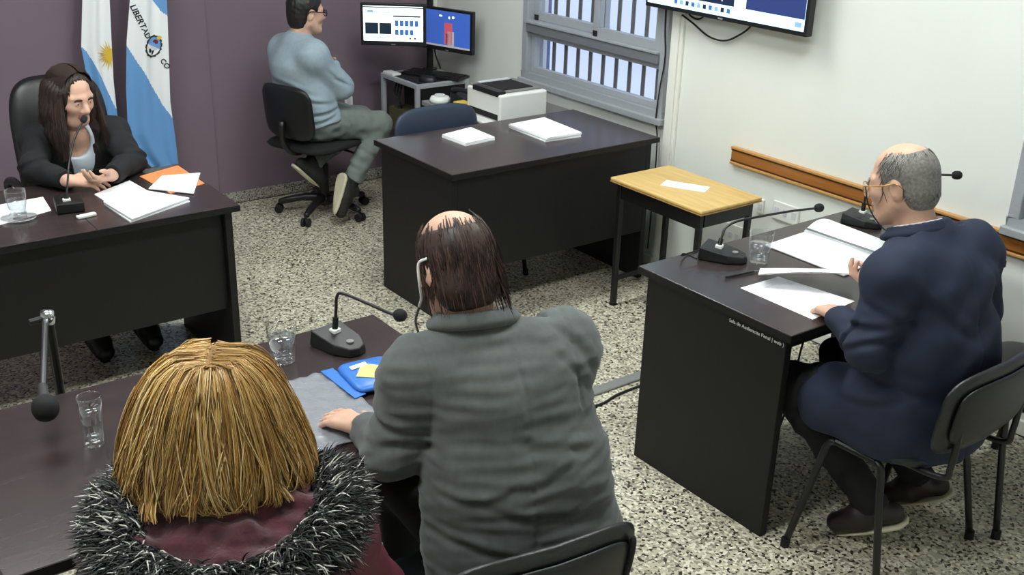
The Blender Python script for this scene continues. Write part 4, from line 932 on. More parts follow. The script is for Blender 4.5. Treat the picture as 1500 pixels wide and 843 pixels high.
mat('fur1', (34, 34, 36), .7); mat('fur2', (78, 78, 78), .7); mat('fur3', (206, 202, 196), .7); mat('fur4', (20, 20, 22), .8); mat('fur_base', (28, 28, 30), .9)
mat('burgundy', (92, 28, 44), .6, var=.2, vscale=25, bump=.25, bscale=60); mat('burgundy_plush', (72, 20, 34), .9, var=.45, vscale=28, sheen=.5, bump=.5, bscale=90)
mat('jacket_grey', (85, 89, 89), .85, var=.12, vscale=60, stretch=(1, 1, .3), bump=.12, bscale=700, sheen=.15)
mat('jacket_navy', (26, 35, 58), .85, var=.12, vscale=20, bump=.08, bscale=700)
mat('jacket_black', (19, 19, 23), .85, bump=.1, bscale=600); mat('blouse_white', (214, 226, 240), .7)
mat('sweater_blue', (150, 166, 178), .92, var=.08, vscale=40, bump=.2, bscale=500); mat('trouser_grey', (112, 120, 116), .9, var=.1, vscale=30); mat('trouser_black', (16, 16, 18), .9)
mat('shoe_black', (18, 17, 17), .5); mat('shoe_dark', (34, 32, 32), .7); mat('shoe_brown', (38, 30, 28), .5); mat('gold_wire', (176, 140, 80), .3, .9); mat('shirt_stripe', (196, 190, 188), .8); mat('skirt_sole', (30, 30, 30), .6); mat('ear_white', (226, 224, 220), .5)
def spectacles(root, q, wire, r=.0014, lens=(.021, .016), dark=False):
    L_ = A3(root.location); t = bpy.data.objects.new('spectacles', None); C.objects.link(t); t.parent = root
    Q = lambda a, b, d: V(q(a, b, d)-L_)
    for e in (-1, 1):
        MB().tube([Q(.108-.006*abs(math.cos(2*math.pi*i/20)), e*.033+lens[0]*math.cos(2*math.pi*i/20)*1.05, -.004+lens[1]*1.05*math.sin(2*math.pi*i/20)) for i in range(21)], r, 6).build('lens_rim', wire, t, smooth=True)
        MB().tube(bez([Q(.100, e*.056, .004), Q(.085, e*.076, .006), Q(.03, e*.086, .008), Q(-.012, e*.090, .014), Q(-.035, e*.088, -.002)], 20), r, 6).build('temple', wire, t, smooth=True)
        mb = MB(); mb.lathe([(0, 0), (lens[0]*.9, 0), (lens[0]*.9, .001), (0, .001)], Q(.105, e*.033, -.004), 20, axis=V(q(1, 0, 0)-q(0, 0, 0))); mb.build('lens', 'pane', t)
    MB().tube([Q(.107, -.012, .002), Q(.113, 0, .005), Q(.107, .012, .002)], r, 6).build('bridge', wire, t)
    return t
# ---------------------------------------------------------------- man in the grey jacket
def grey_man():
    p = pose(pel=(1.335, 1.70, .58), chl=(1.335, 1.735, .74), chu=(1.335, 1.80, .93), nk=(1.30, 1.855, 1.055), hc=(1.288, 1.93, 1.212),
             shR=(1.505, 1.79, 1.0), shL=(1.16, 1.895, .975), elR=(1.62, 1.99, .80), elL=(1.085, 1.885, .80), wrR=(1.47, 2.13, .785), wrL=(1.098, 2.045, .792),
             knR=(1.50, 2.12, .52), knL=(1.27, 2.16, .52), anR=(1.52, 2.13, .10), anL=(1.30, 2.17, .10), toR=(1.54, 2.27, .05), toL=(1.31, 2.32, .05), g=1.17)
    t = thing('person', 'balding man with brown fringe hair in a grey blazer seated at the desk', 'person', (1.335, 1.72, 0))
    hf = unit((.02, .93, -.36))
    body, q, R = body_mesh(t, p, .98, hf, (0, .3, 1), {'L': ((-.18, .97, -.12), (.05, -.1, -1), -1, dict(curl=(.16, .2, .24, .28), spread=.05)), 'R': ((-.3, .95, -.06), (0, 0, -1), 1, dict(curl=(.2, .2, .2, .2)))})
    face_parts(t, q, R, .98)
    lo, hi = bounds(p, .22); lo[2] = .40; hi[2] = 1.2
    F = Field(lo, hi, .0062); torso(F, p, .014, k=.06, down=.13); open_front(F, p, .70); arms(F, p, .016, k=.03, back=.0)
    # neck opening and cuffs
    F.ell(p.nk+A3((0, .03, .12)), ((1, 0, 0), (0, 1, 0), (0, 0, 1)), (.066, .072, .10), .012, sub=True)
    cuff_cut(F, p.elR, p.wrR, .012); cuff_cut(F, p.elL, p.wrL, .018); F.cut((0, 0, .44), (0, 0, -1))
    bk = -p.fw; bc = p.chl+bk*.13
    def seam(P):
        x = (P-p.chu) @ p.rtp-.008*np.sin((P[:, 2]-.6)*6); b = (P-p.chu) @ bk
        o = .0035*np.exp(-(x/.0045)**2)*(b > .02)*(P[:, 2] < 1.06)
        for s_, S_ in ((-1, p.shL), (1, p.shR)):
            u = (P-S_) @ p.rtp*s_; d = np.linalg.norm(P-S_, axis=1)
            o += .004*np.exp(-((u+.012-.25*(P[:, 2]-S_[2])*0-.04*np.maximum(0, S_[2]-P[:, 2]))/.005)**2)*(d < .17)
        return o
    F.warp(seam)
    Z = A3((0, 0, 1))
    F.warp(folds([(bc+A3((.05, 0, -.02)), (.15, 0, 1), .010, .006, .17), (bc+A3((-.06, 0, .05)), (-.25, 0, 1), .011, .005, .15), (bc+A3((.08, 0, .12)), (.3, 0, 1), .012, .004, .12),
                  (bc+A3((0, 0, -.10)), (.1, 0, 1), .011, .007, .2), (bc+A3((.06, 0, -.17)), (.3, 0, 1), .010, .007, .16), (bc+A3((-.09, 0, -.16)), (-.35, 0, 1), .010, .006, .14), (p.shR+A3((-.02, -.05, .03)), (.9, .3, .4), .012, .005, .07), (p.shR+A3((-.06, -.07, .0)), (.8, .3, .6), .012, .004, .08),
                  (p.elL+A3((0, -.03, .05)), (.1, .2, 1), .010, .007, .09), (p.elL+A3((0, 0, .10)), (0, -.2, 1), .010, .006, .09), (p.elL+A3((0, .03, .0)), (0, .8, 1), .010, .006, .08), (p.shL+A3((-.03, .02, -.09)), (.3, .2, 1), .011, .004, .08)]))
    F.warp(waves(3, .0035, .16, stretch=(1, 1, 1.6))); F.warp(waves(4, .0015, .05, stretch=(.6, .6, 1.5)))
    J = F.mesh('blazer', 'jacket_grey', t); shirt(t, p)
    # turned-down collar
    F = Field(p.nk-.2, p.nk+.2, .005); ring = []
    for a in np.linspace(-1.9, 1.9, 19):
        ring.append(p.nk+p.fw*(.028-.082*math.cos(a))+p.rtp*(.086*math.sin(a))+A3((0, 0, .058-.030*(1-math.cos(a)))))
    for a, b in zip(ring, ring[1:]): F.limb(a+A3((0, 0, .018)), b+A3((0, 0, .018)), .009, .009, .006); F.limb(a-p.fw*0+A3((0, 0, -.004))+(a-p.nk)*.13, b+A3((0, 0, -.004))+(b-p.nk)*.13, .0095, .0095, .016)
    F.mesh('collar', 'jacket_grey', J)
    lo, hi = bounds(p, .2); lo[2] = .1; hi[2] = .75; F = Field(lo, hi, .008); torso(F, p, -.005); legs(F, p, .014); F.cut((0, 0, .62), (0, 0, 1)); F.cut((0, 0, .12), (0, 0, -1)); F.mesh('trousers', 'trouser_black', t)
    shoes(t, p)
    # fringe of hair: cap shell plus strands
    f, l, u = R; s = .98; c = q(-.012, 0, .035)
    F = Field(c-.17, c+.15, .004); F.ell(c, R, (.105*s, .086*s, .095*s), .01); F.ell(q(-.035, 0, -.045), R, (.078*s, .080*s, .075*s), .03)
    F.ell(q(.01, 0, .112), R, (.105*s, .072*s, .092*s), .012, sub=True); F.cut(q(.035, 0, 0), f); F.cut(q(0, 0, -.105), -u)
    for e in (-1, 1): F.ell(q(.006, e*.085, -.012), R, (.028, .02, .036), .01, sub=True)
    ha = F.mesh('hair_cap', 'hair_brown', t)
    N = 1150; P = []
    for i in range(N):
        a = rng.uniform(.95, 2*math.pi-.95); z0 = .026+.065*rng.beta(1, 2.4) if rng.random() < .8 else rng.uniform(-.02, .03)
        dr = f*math.cos(a)+l*math.sin(a); right = -math.sin(a)
        L_ = rng.uniform(.09, .145)+(.045 if right > .5 else 0)*rng.random(); row = []
        for k in range(7):
            z = z0-L_*k/6; zz = np.clip(z, -.09, .1); rad = math.sqrt(max(.05, 1-(max(zz, -.03)/.105)**2)) ; rad *= 1+.10*max(0, -zz-.03)*0
            w_ = .004+.006*(k/6)*rng.random()+(.016*(k/6)**2 if right > .55 else 0)
            row.append(q(-.012, 0, .035)*0+q(-.012+(.099*rad+w_)*math.cos(a), (.080*rad+w_)*math.sin(a), z+.03)+rng.normal(0, .0008, 3))
        P.append(row)
    strands(t, 'hair', ['hair_brown', 'hair_brown2', 'hair_brown3', 'hair_brown3'], P, np.array([.0012, .0016, .0016, .0016, .0014, .001, .0003]))
    # earpiece and cord worn at the left ear
    Lc = A3(t.location); e_ = q(-.004, .094, -.004)
    hs = bpy.data.objects.new('headset', None); C.objects.link(hs); hs.parent = t
    MB().tube(bez([V(q(-.03, .086, .028)-Lc), V(q(-.008, .098, .02)-Lc), V(q(.002, .100, -.02)-Lc), V(q(.03, .088, -.06)-Lc), V(q(.075, .075, -.085)-Lc)], 20), .0034, 8).build('ear_hook', 'ear_white', hs, smooth=True)
    MB().tube(bez([V(q(.075, .075, -.085)-Lc), V(q(.06, .10, -.12)-Lc), V(q(.03, .10, -.165)-Lc), V(q(.0, .07, -.16)-Lc)], 20), .003, 6).build('headset_cord', 'rubber', hs, smooth=True)
grey_man()
# ---------------------------------------------------------------- blonde woman in the maroon coat
def blonde():
    rtv, fwv = A3((.86, -.51, 0)), A3((.51, .86, 0)); o = A3((.590, 1.595, 0))
    L = lambda r, f, z: tuple(o+rtv*r+fwv*f+A3((0, 0, z)))
    p = pose(pel=L(0, -.06, .57), chl=L(0, -.05, .72), chu=L(0, -.02, .90), nk=L(0, .0, 1.035), hc=L(-.024, .06, 1.148), shR=L(.165, -.01, .93), shL=L(-.165, -.01, .93),
             elR=L(.235, .10, .72), elL=L(-.235, .08, .72), wrR=L(.06, .27, .70), wrL=L(-.06, .27, .70), knR=L(.11, .36, .50), knL=L(-.11, .36, .50), anR=L(.11, .38, .10), anL=L(-.11, .38, .10), toR=L(.12, .53, .05), toL=L(-.12, .53, .05), g=1.08)
    t = thing('person', 'woman with shoulder-length blonde hair in a maroon coat with furry hood', 'person', tuple(o))
    body, q, R = body_mesh(t, p, .93, fwv+A3((0, 0, -.2)), (0, 0, 1), {'L': (rtv*.8+fwv*.5, (0, 0, -1), -1, dict(curl=(.25,)*4)), 'R': (-rtv*.8+fwv*.5, (0, 0, -1), 1, dict(curl=(.25,)*4))}, h=.005, fem=True, mats=('skin_pale', 'lips'))
    face_parts(t, q, R, .93, 'brow_dark')
    lo, hi = bounds(p, .24); lo[2] = .36; hi[2] = 1.2
    F = Field(lo, hi, .008); torso(F, p, .022, k=.06, down=.13); arms(F, p, .028, k=.03); F.ell(p.nk+fwv*.03+A3((0, 0, .06)), (rtv, fwv, (0, 0, 1)), (.085, .09, .10), .012, sub=True)
    cuff_cut(F, p.elR, p.wrR, .01); cuff_cut(F, p.elL, p.wrL, .01)
    def quilt(P): return .005*np.exp(-((np.mod(P[:, 2]+.15*np.abs((P-o) @ rtv), .075)-.037)/.008)**2)
    F.warp(quilt); F.warp(waves(11, .004, .12)); coat = F.mesh('coat', 'burgundy', t)
    # hood lying on the back, plush lining inside
    ring = []; ctl = [(-.12, .10, .985), (-.160, .06, 1.01), (-.178, -.02, 1.02), (-.163, -.10, 1.01), (-.105, -.172, .99), (0, -.20, .98), (.105, -.172, .99), (.168, -.10, 1.01), (.184, -.02, 1.02), (.165, .06, 1.01), (.12, .10, .985)]
    ring = [A3(v) for v in bez([L(*c) for c in ctl], 60)]
    lo, hi = np.min(ring, 0)-.1, np.max(ring, 0)+.1; lo[2] -= .06
    F = Field(lo, hi, .007); cen = A3(L(0, -.02, .985))
    for a, b in zip(ring[::2], ring[2::2]):
        F.limb(a, b, .024, .024, .03); F.limb(a+(cen-a)*.38+A3((0, 0, -.012)), b+(cen-b)*.38+A3((0, 0, -.012)), .034, .034, .04); F.limb(a+(cen-a)*.62+A3((0, 0, .008)), b+(cen-b)*.62+A3((0, 0, .008)), .034, .034, .04)
    F.ell(A3(L(0, .04, 1.08)), (rtv, fwv, (0, 0, 1)), (.075, .085, .12), .02, sub=True)
    F.warp(waves(21, .006, .075)); F.warp(waves(22, .003, .035)); hood = F.mesh('hood_lining', 'burgundy_plush', coat)
    tr = MB().tube([V(a-A3(t.location)) for a in ring], [.016]+[.036]*(len(ring)-2)+[.016], 12).build('fur_backing', 'fur_base', coat, smooth=True)
    N = 11000; P = []; rad = []
    Rg = np.array(ring)
    for i in range(N):
        u = rng.uniform(0, len(Rg)-1.001); k = int(u); c = Rg[k]*(1-(u-k))+Rg[k+1]*(u-k); T = unit(Rg[k+1]-Rg[k]); out = unit(c-cen); out = unit(out-T*out.dot(T)); upv = np.cross(out, T); upv = upv if upv[2] > 0 else -upv
        a = rng.uniform(-1.0, 3.6); n = out*math.cos(a)+upv*math.sin(a); Ln = rng.uniform(.020, .046); sw = unit(out*.7+upv*-.25+T*rng.normal(0, .5)+rng.normal(0, .25, 3)); b = c+n*.033; row = []
        for j in range(5):
            s = j/4; row.append(b+n*Ln*s*(1-.45*s)+sw*Ln*.75*s*s)
        P.append(row)
    st = strands(t, 'fur_trim', ['fur1', 'fur2', 'fur3', 'fur4', 'fur1', 'fur2', 'fur4'], P, np.array([.0021, .0022, .0019, .0013, .0002])); st['kind'] = 'stuff'; st.parent = coat
    # bob of blonde hair
    crown = q(-.01, 0, .135); dn = unit(A3((0, 0, -1))-fwv*.06); zt = [0, .007, .025, .056, .096, .138, .177, .206, .217]; rt_ = [.0, .052, .084, .107, .124, .140, .153, .157, .148]
    def pt(th, s, off=0):
        z = float(np.interp(s, np.linspace(0, 1, 9), zt)); r = float(np.interp(s, np.linspace(0, 1, 9), rt_)); ct, sn = math.cos(th), math.sin(th)
        rf = max(r*.92, .055*(1-3*s)); e = off*(1 if s > .08 else .5)
        return crown+dn*(z-e*.8*(1-min(1, s*3)))+fwv*ct*(rf+e)+rtv*sn*(r+e)-fwv*.012*s
    rows = []
    for i in range(29):
        s = .0+i/28; rows.append([tuple(pt(th, s, -.012)-A3(t.location)) for th in np.linspace(.75, 2*math.pi-.75, 50)])
    cap = MB().grid(rows).build('hair_cap', 'blond_base', t, smooth=True, solid=.012)
    P = []
    NC = 420; cth = rng.uniform(.66, 2*math.pi-.66, NC); cph = rng.uniform(0, 6.3, NC); cam_ = rng.uniform(.01, .06, NC); coff = rng.normal(.001, .0065, NC); cs1 = rng.uniform(.84, 1.03, NC); cdr = rng.normal(0, .15, NC); cfl = rng.normal(0, .014, NC)
    for i in range(8000):
        c = rng.integers(NC); sp = rng.normal(0, .035); s1 = min(1.0, cs1[c]+rng.normal(0, .03)); s0 = abs(rng.normal(0, .06)) if rng.random() < .75 else rng.uniform(.05, .5)
        off = coff[c]+rng.normal(0, .0028); row = []; ph2 = rng.uniform(0, 6.3)
        for k in range(12):
            s = s0+(s1-s0)*k/11; thk = cth[c]+sp*(1.15-.55*s)+cdr[c]*s+cam_[c]*math.sin(cph[c]+s*8)*s+.008*math.sin(ph2+s*11)
            row.append(pt(thk, s, off+.005*math.sin(cph[c]*2+s*9)*s+cfl[c]*max(0, s-.75)*4))
        P.append(row)
    for i in range(260):
        th = rng.uniform(.9, 2*math.pi-.9); ph = rng.uniform(0, 6.3); s0 = rng.uniform(.0, .6); of = rng.uniform(.004, .022); P.append([pt(th+.12*math.sin(ph+k*.5), min(1, s0+(1.04-s0)*k/11), of*math.sin(k/11*2.6)) for k in range(12)])
    strands(t, 'hair', ['blond1', 'blond2', 'blond3', 'blond1', 'blond4', 'blond2'], P, np.array([.0007]+[.0010]*8+[.0009, .0007, .0003]))
    lo, hi = bounds(p, .2); lo[2] = .1; hi[2] = .72; F = Field(lo, hi, .008); torso(F, p, .0); legs(F, p, .012); F.cut((0, 0, .6), (0, 0, 1)); F.cut((0, 0, .12), (0, 0, -1)); F.mesh('trousers', 'trouser_black', t); shoes(t, p)
blonde()
# ---------------------------------------------------------------- man in the navy suit
def navy_man():
    p = pose(pel=(2.78, 1.60, .58), chl=(2.78, 1.60, .74), chu=(2.78, 1.635, .92), nk=(2.775, 1.70, 1.07), hc=(2.765, 1.785, 1.20),
             shR=(2.955, 1.64, .995), shL=(2.605, 1.655, .985), elR=(3.04, 1.62, .79), elL=(2.515, 1.645, .785), wrR=(2.905, 1.850, .815), wrL=(2.630, 1.840, .785),
             knR=(2.92, 2.00, .50), knL=(2.61, 1.97, .50), anR=(3.03, 1.69, .13), anL=(2.76, 1.675, .13), toR=(2.98, 1.80, .055), toL=(2.69, 1.795, .05), soleR=(.3, -.5, -.8), soleL=(.35, -.55, -.75), g=1.15)
    t = thing('person', 'grey-haired man with glasses in a navy suit reading papers', 'person', (2.78, 1.62, 0))
    body, q, R = body_mesh(t, p, .96, (-.25, .95, -.22), (0, .15, 1), {'L': ((.45, .88, -.13), (0, 0, -1), -1, dict(curl=(.25, .3, .34, .38), spread=.06)), 'R': ((-.62, .74, .03), (.1, .2, 1), 1, dict(curl=(.5, .55, .6, .62), thumb=(.75, .35, .55)))}, h=.0047)
    face_parts(t, q, R, .96, 'brow_grey'); spectacles(t, q, 'gold_wire', .0017)
    Lc = A3(t.location); MB().tube(bez([V(q(.085, .078, .004)-Lc), V(q(.08, .076, -.05)-Lc), V(q(.06, .07, -.10)-Lc), V(q(.02, .075, -.135)-Lc), V(q(-.05, .075, -.13)-Lc)], 24), .0022, 6).build('glasses_cord', 'rubber', t, smooth=True)
    lo, hi = bounds(p, .22); lo[2] = .36; hi[2] = 1.2
    F = Field(lo, hi, .0062); torso(F, p, .016, k=.06, down=.12); open_front(F, p, .68); arms(F, p, .018, k=.03)
    for s_ in 'RL':
        hp, kn = getattr(p, 'hip'+s_), getattr(p, 'kn'+s_); hp = hp-A3((0, 0, .045)); F.limb(hp, hp+(kn-hp)*.55+A3((0, 0, -.01)), .138, .122, .05)
    F.limb(p.hipL+A3((-.05, .0, -.07)), p.hipL+A3((-.055, .14, -.08)), .09, .06, .05)
    F.ell(p.nk+A3((0, .035, .10)), ((1, 0, 0), (0, 1, 0), (0, 0, 1)), (.066, .074, .10), .012, sub=True)
    cuff_cut(F, p.elR, p.wrR, .02); cuff_cut(F, p.elL, p.wrL, .022); F.cut((0, 0, .435), (0, 0, -1))
    bk = -p.fw
    F.warp(lambda P: .0035*np.exp(-(((P-p.chu) @ p.rtp)/.0045)**2)*(((P-p.chu) @ bk) > .02)*(P[:, 2] < 1.05))
    F.warp(folds([(p.elL+A3((-.02, -.01, .03)), (.2, .6, 1), .010, .008, .09), (p.elL+A3((-.01, .03, .07)), (0, .3, 1), .011, .007, .09), (p.elL+A3((0, .06, .02)), (.3, 1, .5), .010, .007, .08), (p.shL+A3((-.03, -.03, -.08)), (.2, -.3, 1), .012, .005, .10),
                  (p.chl+A3((-.16, .02, -.08)), (.5, 0, 1), .014, .006, .14), (p.pel+A3((-.16, .05, .05)), (-.3, .3, 1), .012, .007, .12), (p.chu+A3((-.12, -.10, -.02)), (.7, 0, .8), .016, .005, .14), (p.shR+A3((-.03, -.05, -.06)), (.8, 0, .7), .014, .004, .10)]))
    F.warp(waves(31, .0035, .15, stretch=(1, 1, 1.3))); J = F.mesh('suit_jacket', 'jacket_navy', t); shirt(t, p)
    F = Field(p.nk-.2, p.nk+.2, .005); ring = []
    for a in np.linspace(-1.9, 1.9, 19): ring.append(p.nk+p.fw*(.032-.084*math.cos(a))+p.rtp*(.084*math.sin(a))+A3((0, 0, .034-.034*(1-math.cos(a)))))
    for a, b in zip(ring, ring[1:]): F.limb(a+A3((0, 0, .016)), b+A3((0, 0, .016)), .008, .008, .006); F.limb(a+A3((0, 0, -.006))+(a-p.nk)*.13, b+A3((0, 0, -.006))+(b-p.nk)*.13, .0095, .0095, .016)
    F.mesh('collar', 'jacket_navy', J)
    F = Field(p.nk-.2, p.nk+.2, .005)
    for a, b in zip(ring, ring[1:]): F.limb(p.nk+(a-p.nk)*.86+A3((0, 0, .020)), p.nk+(b-p.nk)*.86+A3((0, 0, .020)), .0075, .0075, .006)
    F.mesh('shirt_collar', 'shirt_stripe', t)
    lo, hi = bounds(p, .2); lo[2] = .06; hi[2] = .72; F = Field(lo, hi, .007); torso(F, p, -.005); legs(F, p, .016, back=.03); F.cut((0, 0, .6), (0, 0, 1)); F.warp(waves(33, .004, .08)); F.mesh('trousers', 'trouser_black', t)
    shoes(t, p, 'shoe_brown', 'sole_cream')
    f, l, u = R; s = .96; c = q(-.012, 0, .035)
    F = Field(c-.17, c+.15, .004); F.ell(c, R, (.101*s, .0815*s, .091*s), .01); F.ell(q(-.045, 0, -.03), R, (.064*s, .072*s, .065*s), .03)
    F.ell(q(.035, 0, .118), R, (.105*s, .066*s, .085*s), .012, sub=True); F.cut(q(.045, 0, 0), f+u*.15); F.cut(q(0, 0, -.088), -u)
    for e in (-1, 1): F.ell(q(.004, e*.085, -.03), R, (.034, .022, .052), .01, sub=True)
    F.mesh('hair_cap', 'hair_grey', t)
    P = []
    for i in range(1300):
        a = rng.uniform(1.0, 2*math.pi-1.0); z0 = rng.uniform(-.055, .075); L_ = rng.uniform(.018, .034); row = []
        if abs(abs(a-math.pi)-math.pi/2) < .45 and z0 < .03: z0 = rng.uniform(.03, .07)
        tw = rng.normal(0, .15)
        for k in range(5):
            z = z0-L_*k/4; rad = math.sqrt(max(.05, 1-((max(z, -.02)-.0)/.10)**2)); r = .097*rad+.002+.002*k/4; rl = .079*rad+.002+.002*k/4
            row.append(q(-.012+r*math.cos(a+tw*k/4-.1*math.sin(a)*k/4), rl*math.sin(a+tw*k/4), z+.03))
        P.append(row)
    strands(t, 'hair', ['hair_grey', 'hair_grey2', 'hair_grey3'], P, np.array([.001, .0013, .0012, .0009, .0002]))
    t2 = thing('held_papers', 'thin sheaf of white pages held up by the navy-suited man', 'paper', (2.76, 2.10, .80))
    for k in range(2):
        G = []
        for i in range(13):
            u_ = i/12; a = V((2.655, 2.185, .80)).lerp(V((2.865, 1.955, .832)), u_); b = a+V((.10, .078, -.026-.006*u_)); z = .008*math.sin(u_*3.1)
            G.append([(a.x, a.y, a.z+z-.003*k), (a.lerp(b, .5).x, a.lerp(b, .5).y, a.lerp(b, .5).z+z*.6-.003*k), (b.x, b.y, b.z+z*.3-.003*k)])
        MB().grid(G).build('page', 'paper', t2, world=True, smooth=True, solid=.0007)
navy_man()
# ---------------------------------------------------------------- woman judge
def judge():
    p = pose(pel=(1.23, 4.84, .575), chl=(1.23, 4.82, .66), chu=(1.225, 4.765, .79), nk=(1.215, 4.72, .925), hc=(1.203, 4.668, 1.062),
             shR=(1.075, 4.765, .865), shL=(1.375, 4.735, .865), elR=(1.00, 4.57, .805), elL=(1.375, 4.51, .800), wrR=(1.075, 4.375, .795), wrL=(1.235, 4.345, .80),
             knR=(1.12, 4.46, .52), knL=(1.33, 4.46, .52), anR=(1.12, 4.44, .10), anL=(1.33, 4.44, .10), toR=(1.12, 4.30, .05), toL=(1.33, 4.30, .05), g=.96)
    t = thing('person', 'woman with long dark hair in a black blazer behind the microphone', 'person', (1.23, 4.82, 0))
    body, q, R = body_mesh(t, p, .93, (.36, -.90, -.24), (0, 0, 1), {'R': ((.93, -.28, -.06), (.1, .35, -1), 1, dict(curl=(.2, .25, .3, .35), s=.9)), 'L': ((-.80, -.50, .02), (.2, .45, .85), -1, dict(curl=(.35, .4, .45, .5), s=.9, thumb=(.8, .5, .3)))}, h=.0043, mats=('skin_pale', 'lips'), neck_r=.046)
    face_parts(t, q, R, .93)
    lo, hi = bounds(p, .2); lo[2] = .44; hi[2] = 1.05
    F = Field(lo, hi, .006); torso(F, p, .004, k=.05); F.cut((0, 0, .60), (0, 0, -1)); F.ell(q(.03, 0, -.20), R, (.075, .06, .075), .01, sub=True); F.mesh('blouse', 'blouse_white', t)
    F = Field(lo, hi, .006); torso(F, p, .014, k=.05, down=.05); arms(F, p, .011, k=.03)
    cx = float(p.chu[0])-.008
    def vee(X, Y, Z): return np.maximum(np.abs(X-cx)-np.maximum(.02, (Z-.60)*.26), Y-4.74)
    F.put(vee, (cx-.15, 4.45, .5), (cx+.15, 4.74, 1.05), .008, sub=True)
    F.ell(p.nk+A3((0, -.03, .08)), ((1, 0, 0), (0, 1, 0), (0, 0, 1)), (.068, .075, .09), .012, sub=True)
    cuff_cut(F, p.elR, p.wrR, .012); cuff_cut(F, p.elL, p.wrL, .012)
    F.warp(folds([(p.elL+A3((.02, -.02, .03)), (.3, .5, 1), .011, .007, .08), (p.elR+A3((-.02, -.02, .03)), (-.3, .5, 1), .011, .007, .08)])); F.warp(waves(41, .003, .1)); F.mesh('blazer', 'jacket_black', t)
    f, l, u = R; s = .93; c = q(-.012, 0, .035)
    F = Field(c-A3((.2, .2, .34)), c+.15, .004); F.ell(c, R, (.102*s, .083*s, .094*s), .01)
    dz = A3((0, 0, -1))
    for e in (-1, 1):
        a = q(-.005, e*.076, .035); b = q(.002, e*.088, -.06); d_ = b+dz*.085+f*.012+l*e*.004; g_ = d_+dz*.10+A3((0, -.03, 0))-l*e*.006
        F.limb(a, b, .034, .034, .03, flat=(f, 1.5)); F.limb(b, d_, .033, .034, .03, flat=(f, 1.5)); F.limb(d_, g_, .034, .018, .03, flat=(f, 1.4))
    F.limb(q(-.06, 0, .0), q(-.075, 0, -.16), .075, .07, .04, flat=(l, 1.15))
    F.ell(q(.085, 0, -.035), R, (.075, .055, .098), .012, sub=True); F.ell(q(.082, .0, .04), R, (.062, .055, .055), .015, sub=True)
    def comb(P): a = np.arctan2((P-c) @ l, (P-c) @ f); return .0022*np.sin(a*34+2*np.sin(P[:, 2]*30))+.0015*np.sin(a*61)
    F.warp(comb); F.mesh('hair_cap', 'hair_dark', t)
    P = []
    for i in range(2000):
        e = 1 if rng.random() < .5 else -1; a0 = rng.uniform(-.075, .055); sp = rng.normal(0, .006); bk_ = rng.random() < .45; row = []
        x0 = rng.uniform(-.122, .045); ln = rng.uniform(.19, .27)
        for k in range(10):
            s_ = k/9
            if s_ < .4:
                q_ = s_/.4; ang = q_*1.5; x = x0-.006; el = math.sqrt(max(.06, 1-((x+.012)/.121)**2)); b = q(x, e*(.004+.090*math.sin(ang))*el, .035+.106*math.cos(ang)*el)
                last = b; lx = x
            else:
                q_ = (s_-.4)/.6; b = last+dz*ln*q_+f*(.012*q_ if lx > -.03 else -.01*q_)+l*e*(.022*math.sin(q_*1.6)*(1 if lx > -.06 else .4)+sp*q_)+A3((0, -.05*q_*q_ if lx > -.04 else 0, 0))
            row.append(b)
        P.append(row)
    strands(t, 'hair', ['hair_dark', 'hair_dark2', 'hair_dark'], P, np.array([.0012, .0018, .002, .002, .002, .002, .0018, .0016, .0012, .0004]))
    lo, hi = bounds(p, .2); lo[2] = .1; hi[2] = .72; F = Field(lo, hi, .008); torso(F, p, -.005); legs(F, p, .012); F.cut((0, 0, .62), (0, 0, 1)); F.cut((0, 0, .12), (0, 0, -1)); F.mesh('trousers', 'trouser_black', t); shoes(t, p, sole='skirt_sole')
judge()
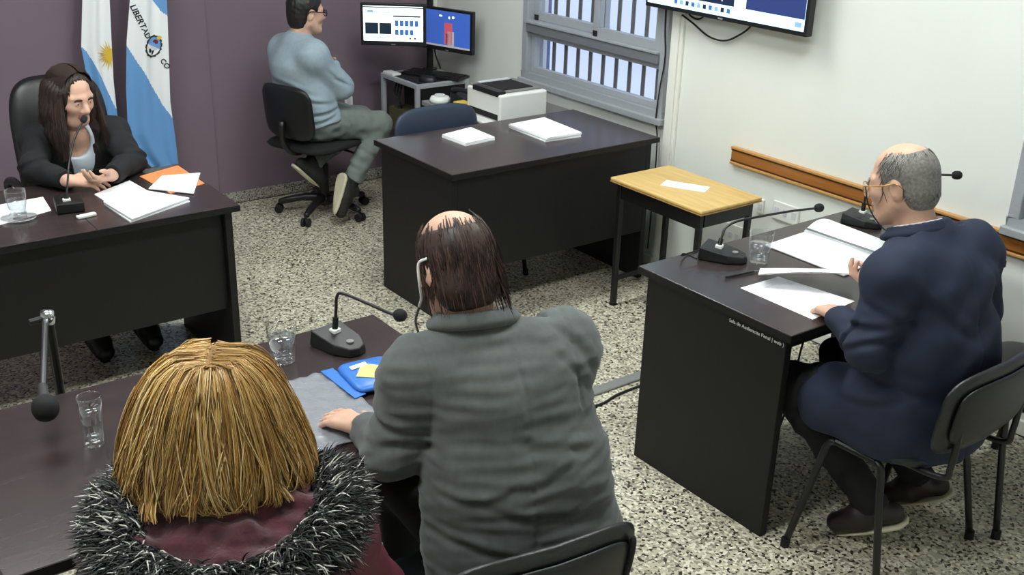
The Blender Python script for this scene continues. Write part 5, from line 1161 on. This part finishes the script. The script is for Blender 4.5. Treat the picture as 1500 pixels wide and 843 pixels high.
# ---------------------------------------------------------------- technician at the monitors
def technician():
    p = pose(pel=(2.70, 5.55, .59), chl=(2.675, 5.535, .72), chu=(2.635, 5.52, .90), nk=(2.65, 5.52, 1.04), hc=(2.70, 5.515, 1.185),
             shR=(2.655, 5.37, .975), shL=(2.63, 5.665, .965), elR=(2.835, 5.385, .785), elL=(2.73, 5.72, .79), wrR=(2.815, 5.62, .83), wrL=(2.84, 5.53, .865),
             knR=(3.075, 5.41, .535), knL=(3.075, 5.63, .52), anR=(2.835, 5.355, .20), anL=(2.665, 5.49, .335), toR=(2.775, 5.33, .055), toL=(2.76, 5.49, .235), soleR=(-1, -.15, .1), soleL=(-.5, 0, -.85), g=1.10)
    p.hipR = p.pel+A3((.02, -.09, 0)); p.hipL = p.pel+A3((.02, .09, 0))
    t = thing('person', 'dark-haired man in a pale blue sweater with folded arms facing the monitors', 'person', (2.64, 5.53, 0))
    body, q, R = body_mesh(t, p, .96, (.985, .0, -.05), (0, 0, 1), {'R': ((.1, .9, .25), (-1, .1, 0), 1, dict(curl=(.3,)*4)), 'L': ((.0, -.95, -.1), (-1, 0, 0), -1, dict(curl=(.35,)*4))}, h=.005)
    face_parts(t, q, R, .96); spectacles(t, q, 'black_plastic', .0026)
    lo, hi = bounds(p, .22); lo[2] = .42; hi[2] = 1.15
    F = Field(lo, hi, .006); torso(F, p, .014, k=.055); arms(F, p, .018, k=.03, back=-.02); F.ell(p.nk+A3((.03, 0, .10)), ((1, 0, 0), (0, 1, 0), (0, 0, 1)), (.066, .066, .09), .012, sub=True); F.cut(p.pel+A3((0, 0, .0)), (.25, 0, -1))
    F.warp(folds([(p.chl+A3((-.10, -.08, .08)), (.5, 0, 1), .012, .007, .12), (p.chl+A3((-.06, -.14, .02)), (.2, 0, 1), .012, .008, .12), (p.chl+A3((-.0, -.15, -.05)), (-.1, 0, 1), .011, .008, .12), (p.chl+A3((-.02, -.15, -.10)), (-.25, 0, 1), .010, .007, .12), (p.elR+A3((-.03, -.02, .05)), (.5, 0, 1), .010, .007, .08), (p.elR+A3((-.08, -.02, .09)), (.8, 0, 1), .011, .006, .08)]))
    F.warp(waves(51, .003, .12)); J = F.mesh('sweater', 'sweater_blue', t)
    F = Field(p.nk-.2, p.nk+.2, .005); ring = [p.nk+p.fw*(.022-.070*math.cos(a))+p.rtp*(.070*math.sin(a))+A3((0, 0, .018-.022*(1-math.cos(a)))) for a in np.linspace(-2.4, 2.4, 23)]
    for a, b in zip(ring, ring[1:]): F.limb(a, b, .011, .011, .006); F.limb(a+A3((0, 0, .018)), b+A3((0, 0, .018)), .0085, .0085, .012)
    F.mesh('turtle_collar', 'sweater_blue', J)
    lo, hi = bounds(p, .2); lo[2] = .1; hi[2] = .75; F = Field(lo, hi, .006)
    F.limb(p.hipL, p.hipR, .118, .118, .04); F.limb(p.pel, p.pel+A3((-.02, 0, .09)), .115, .112, .04, flat=((0, 1, 0), 1.35)); legs(F, p, .018, k=.03, back=.05)
    kn, an = p.knR, p.anR; cuff_cut(F, p.knR, p.anR, .055)
    F.warp(folds([(p.pel+A3((.10, -.13, .02)), (1, 0, .6), .012, .007, .10), (p.pel+A3((.16, -.13, .0)), (1, 0, .4), .012, .006, .10), (p.knR+A3((-.12, -.02, -.12)), (.6, 0, 1), .012, .006, .09), (p.knR+A3((-.2, -.02, -.2)), (.5, 0, 1), .012, .006, .09)])); F.warp(waves(53, .003, .08)); F.mesh('trousers', 'trouser_grey', t)
    shoes(t, p, 'shoe_dark', 'sole_cream', .016)
    F = Field(p.anR-.12, p.anR+.16, .005); F.limb(p.anR, p.anR+unit(p.knR-p.anR)*.10, .040, .044, .01); F.mesh('sock', 'shoe_dark', t)
    f, l, u = R; c = q(-.012, 0, .035); s = .96
    F = Field(c-.17, c+.15, .004); F.ell(c, R, (.106*s, .085*s, .098*s), .01); F.ell(q(-.05, 0, -.035), R, (.06*s, .070*s, .07*s), .03); F.ell(q(.09, 0, -.02), R, (.075, .10, .085), .01, sub=True); F.cut(q(0, 0, -.09), -u)
    for e in (-1, 1): F.ell(q(.006, e*.085, -.028), R, (.032, .024, .048), .01, sub=True)
    F.warp(waves(55, .001, .02)); F.mesh('hair', 'hair_black', t)
technician()
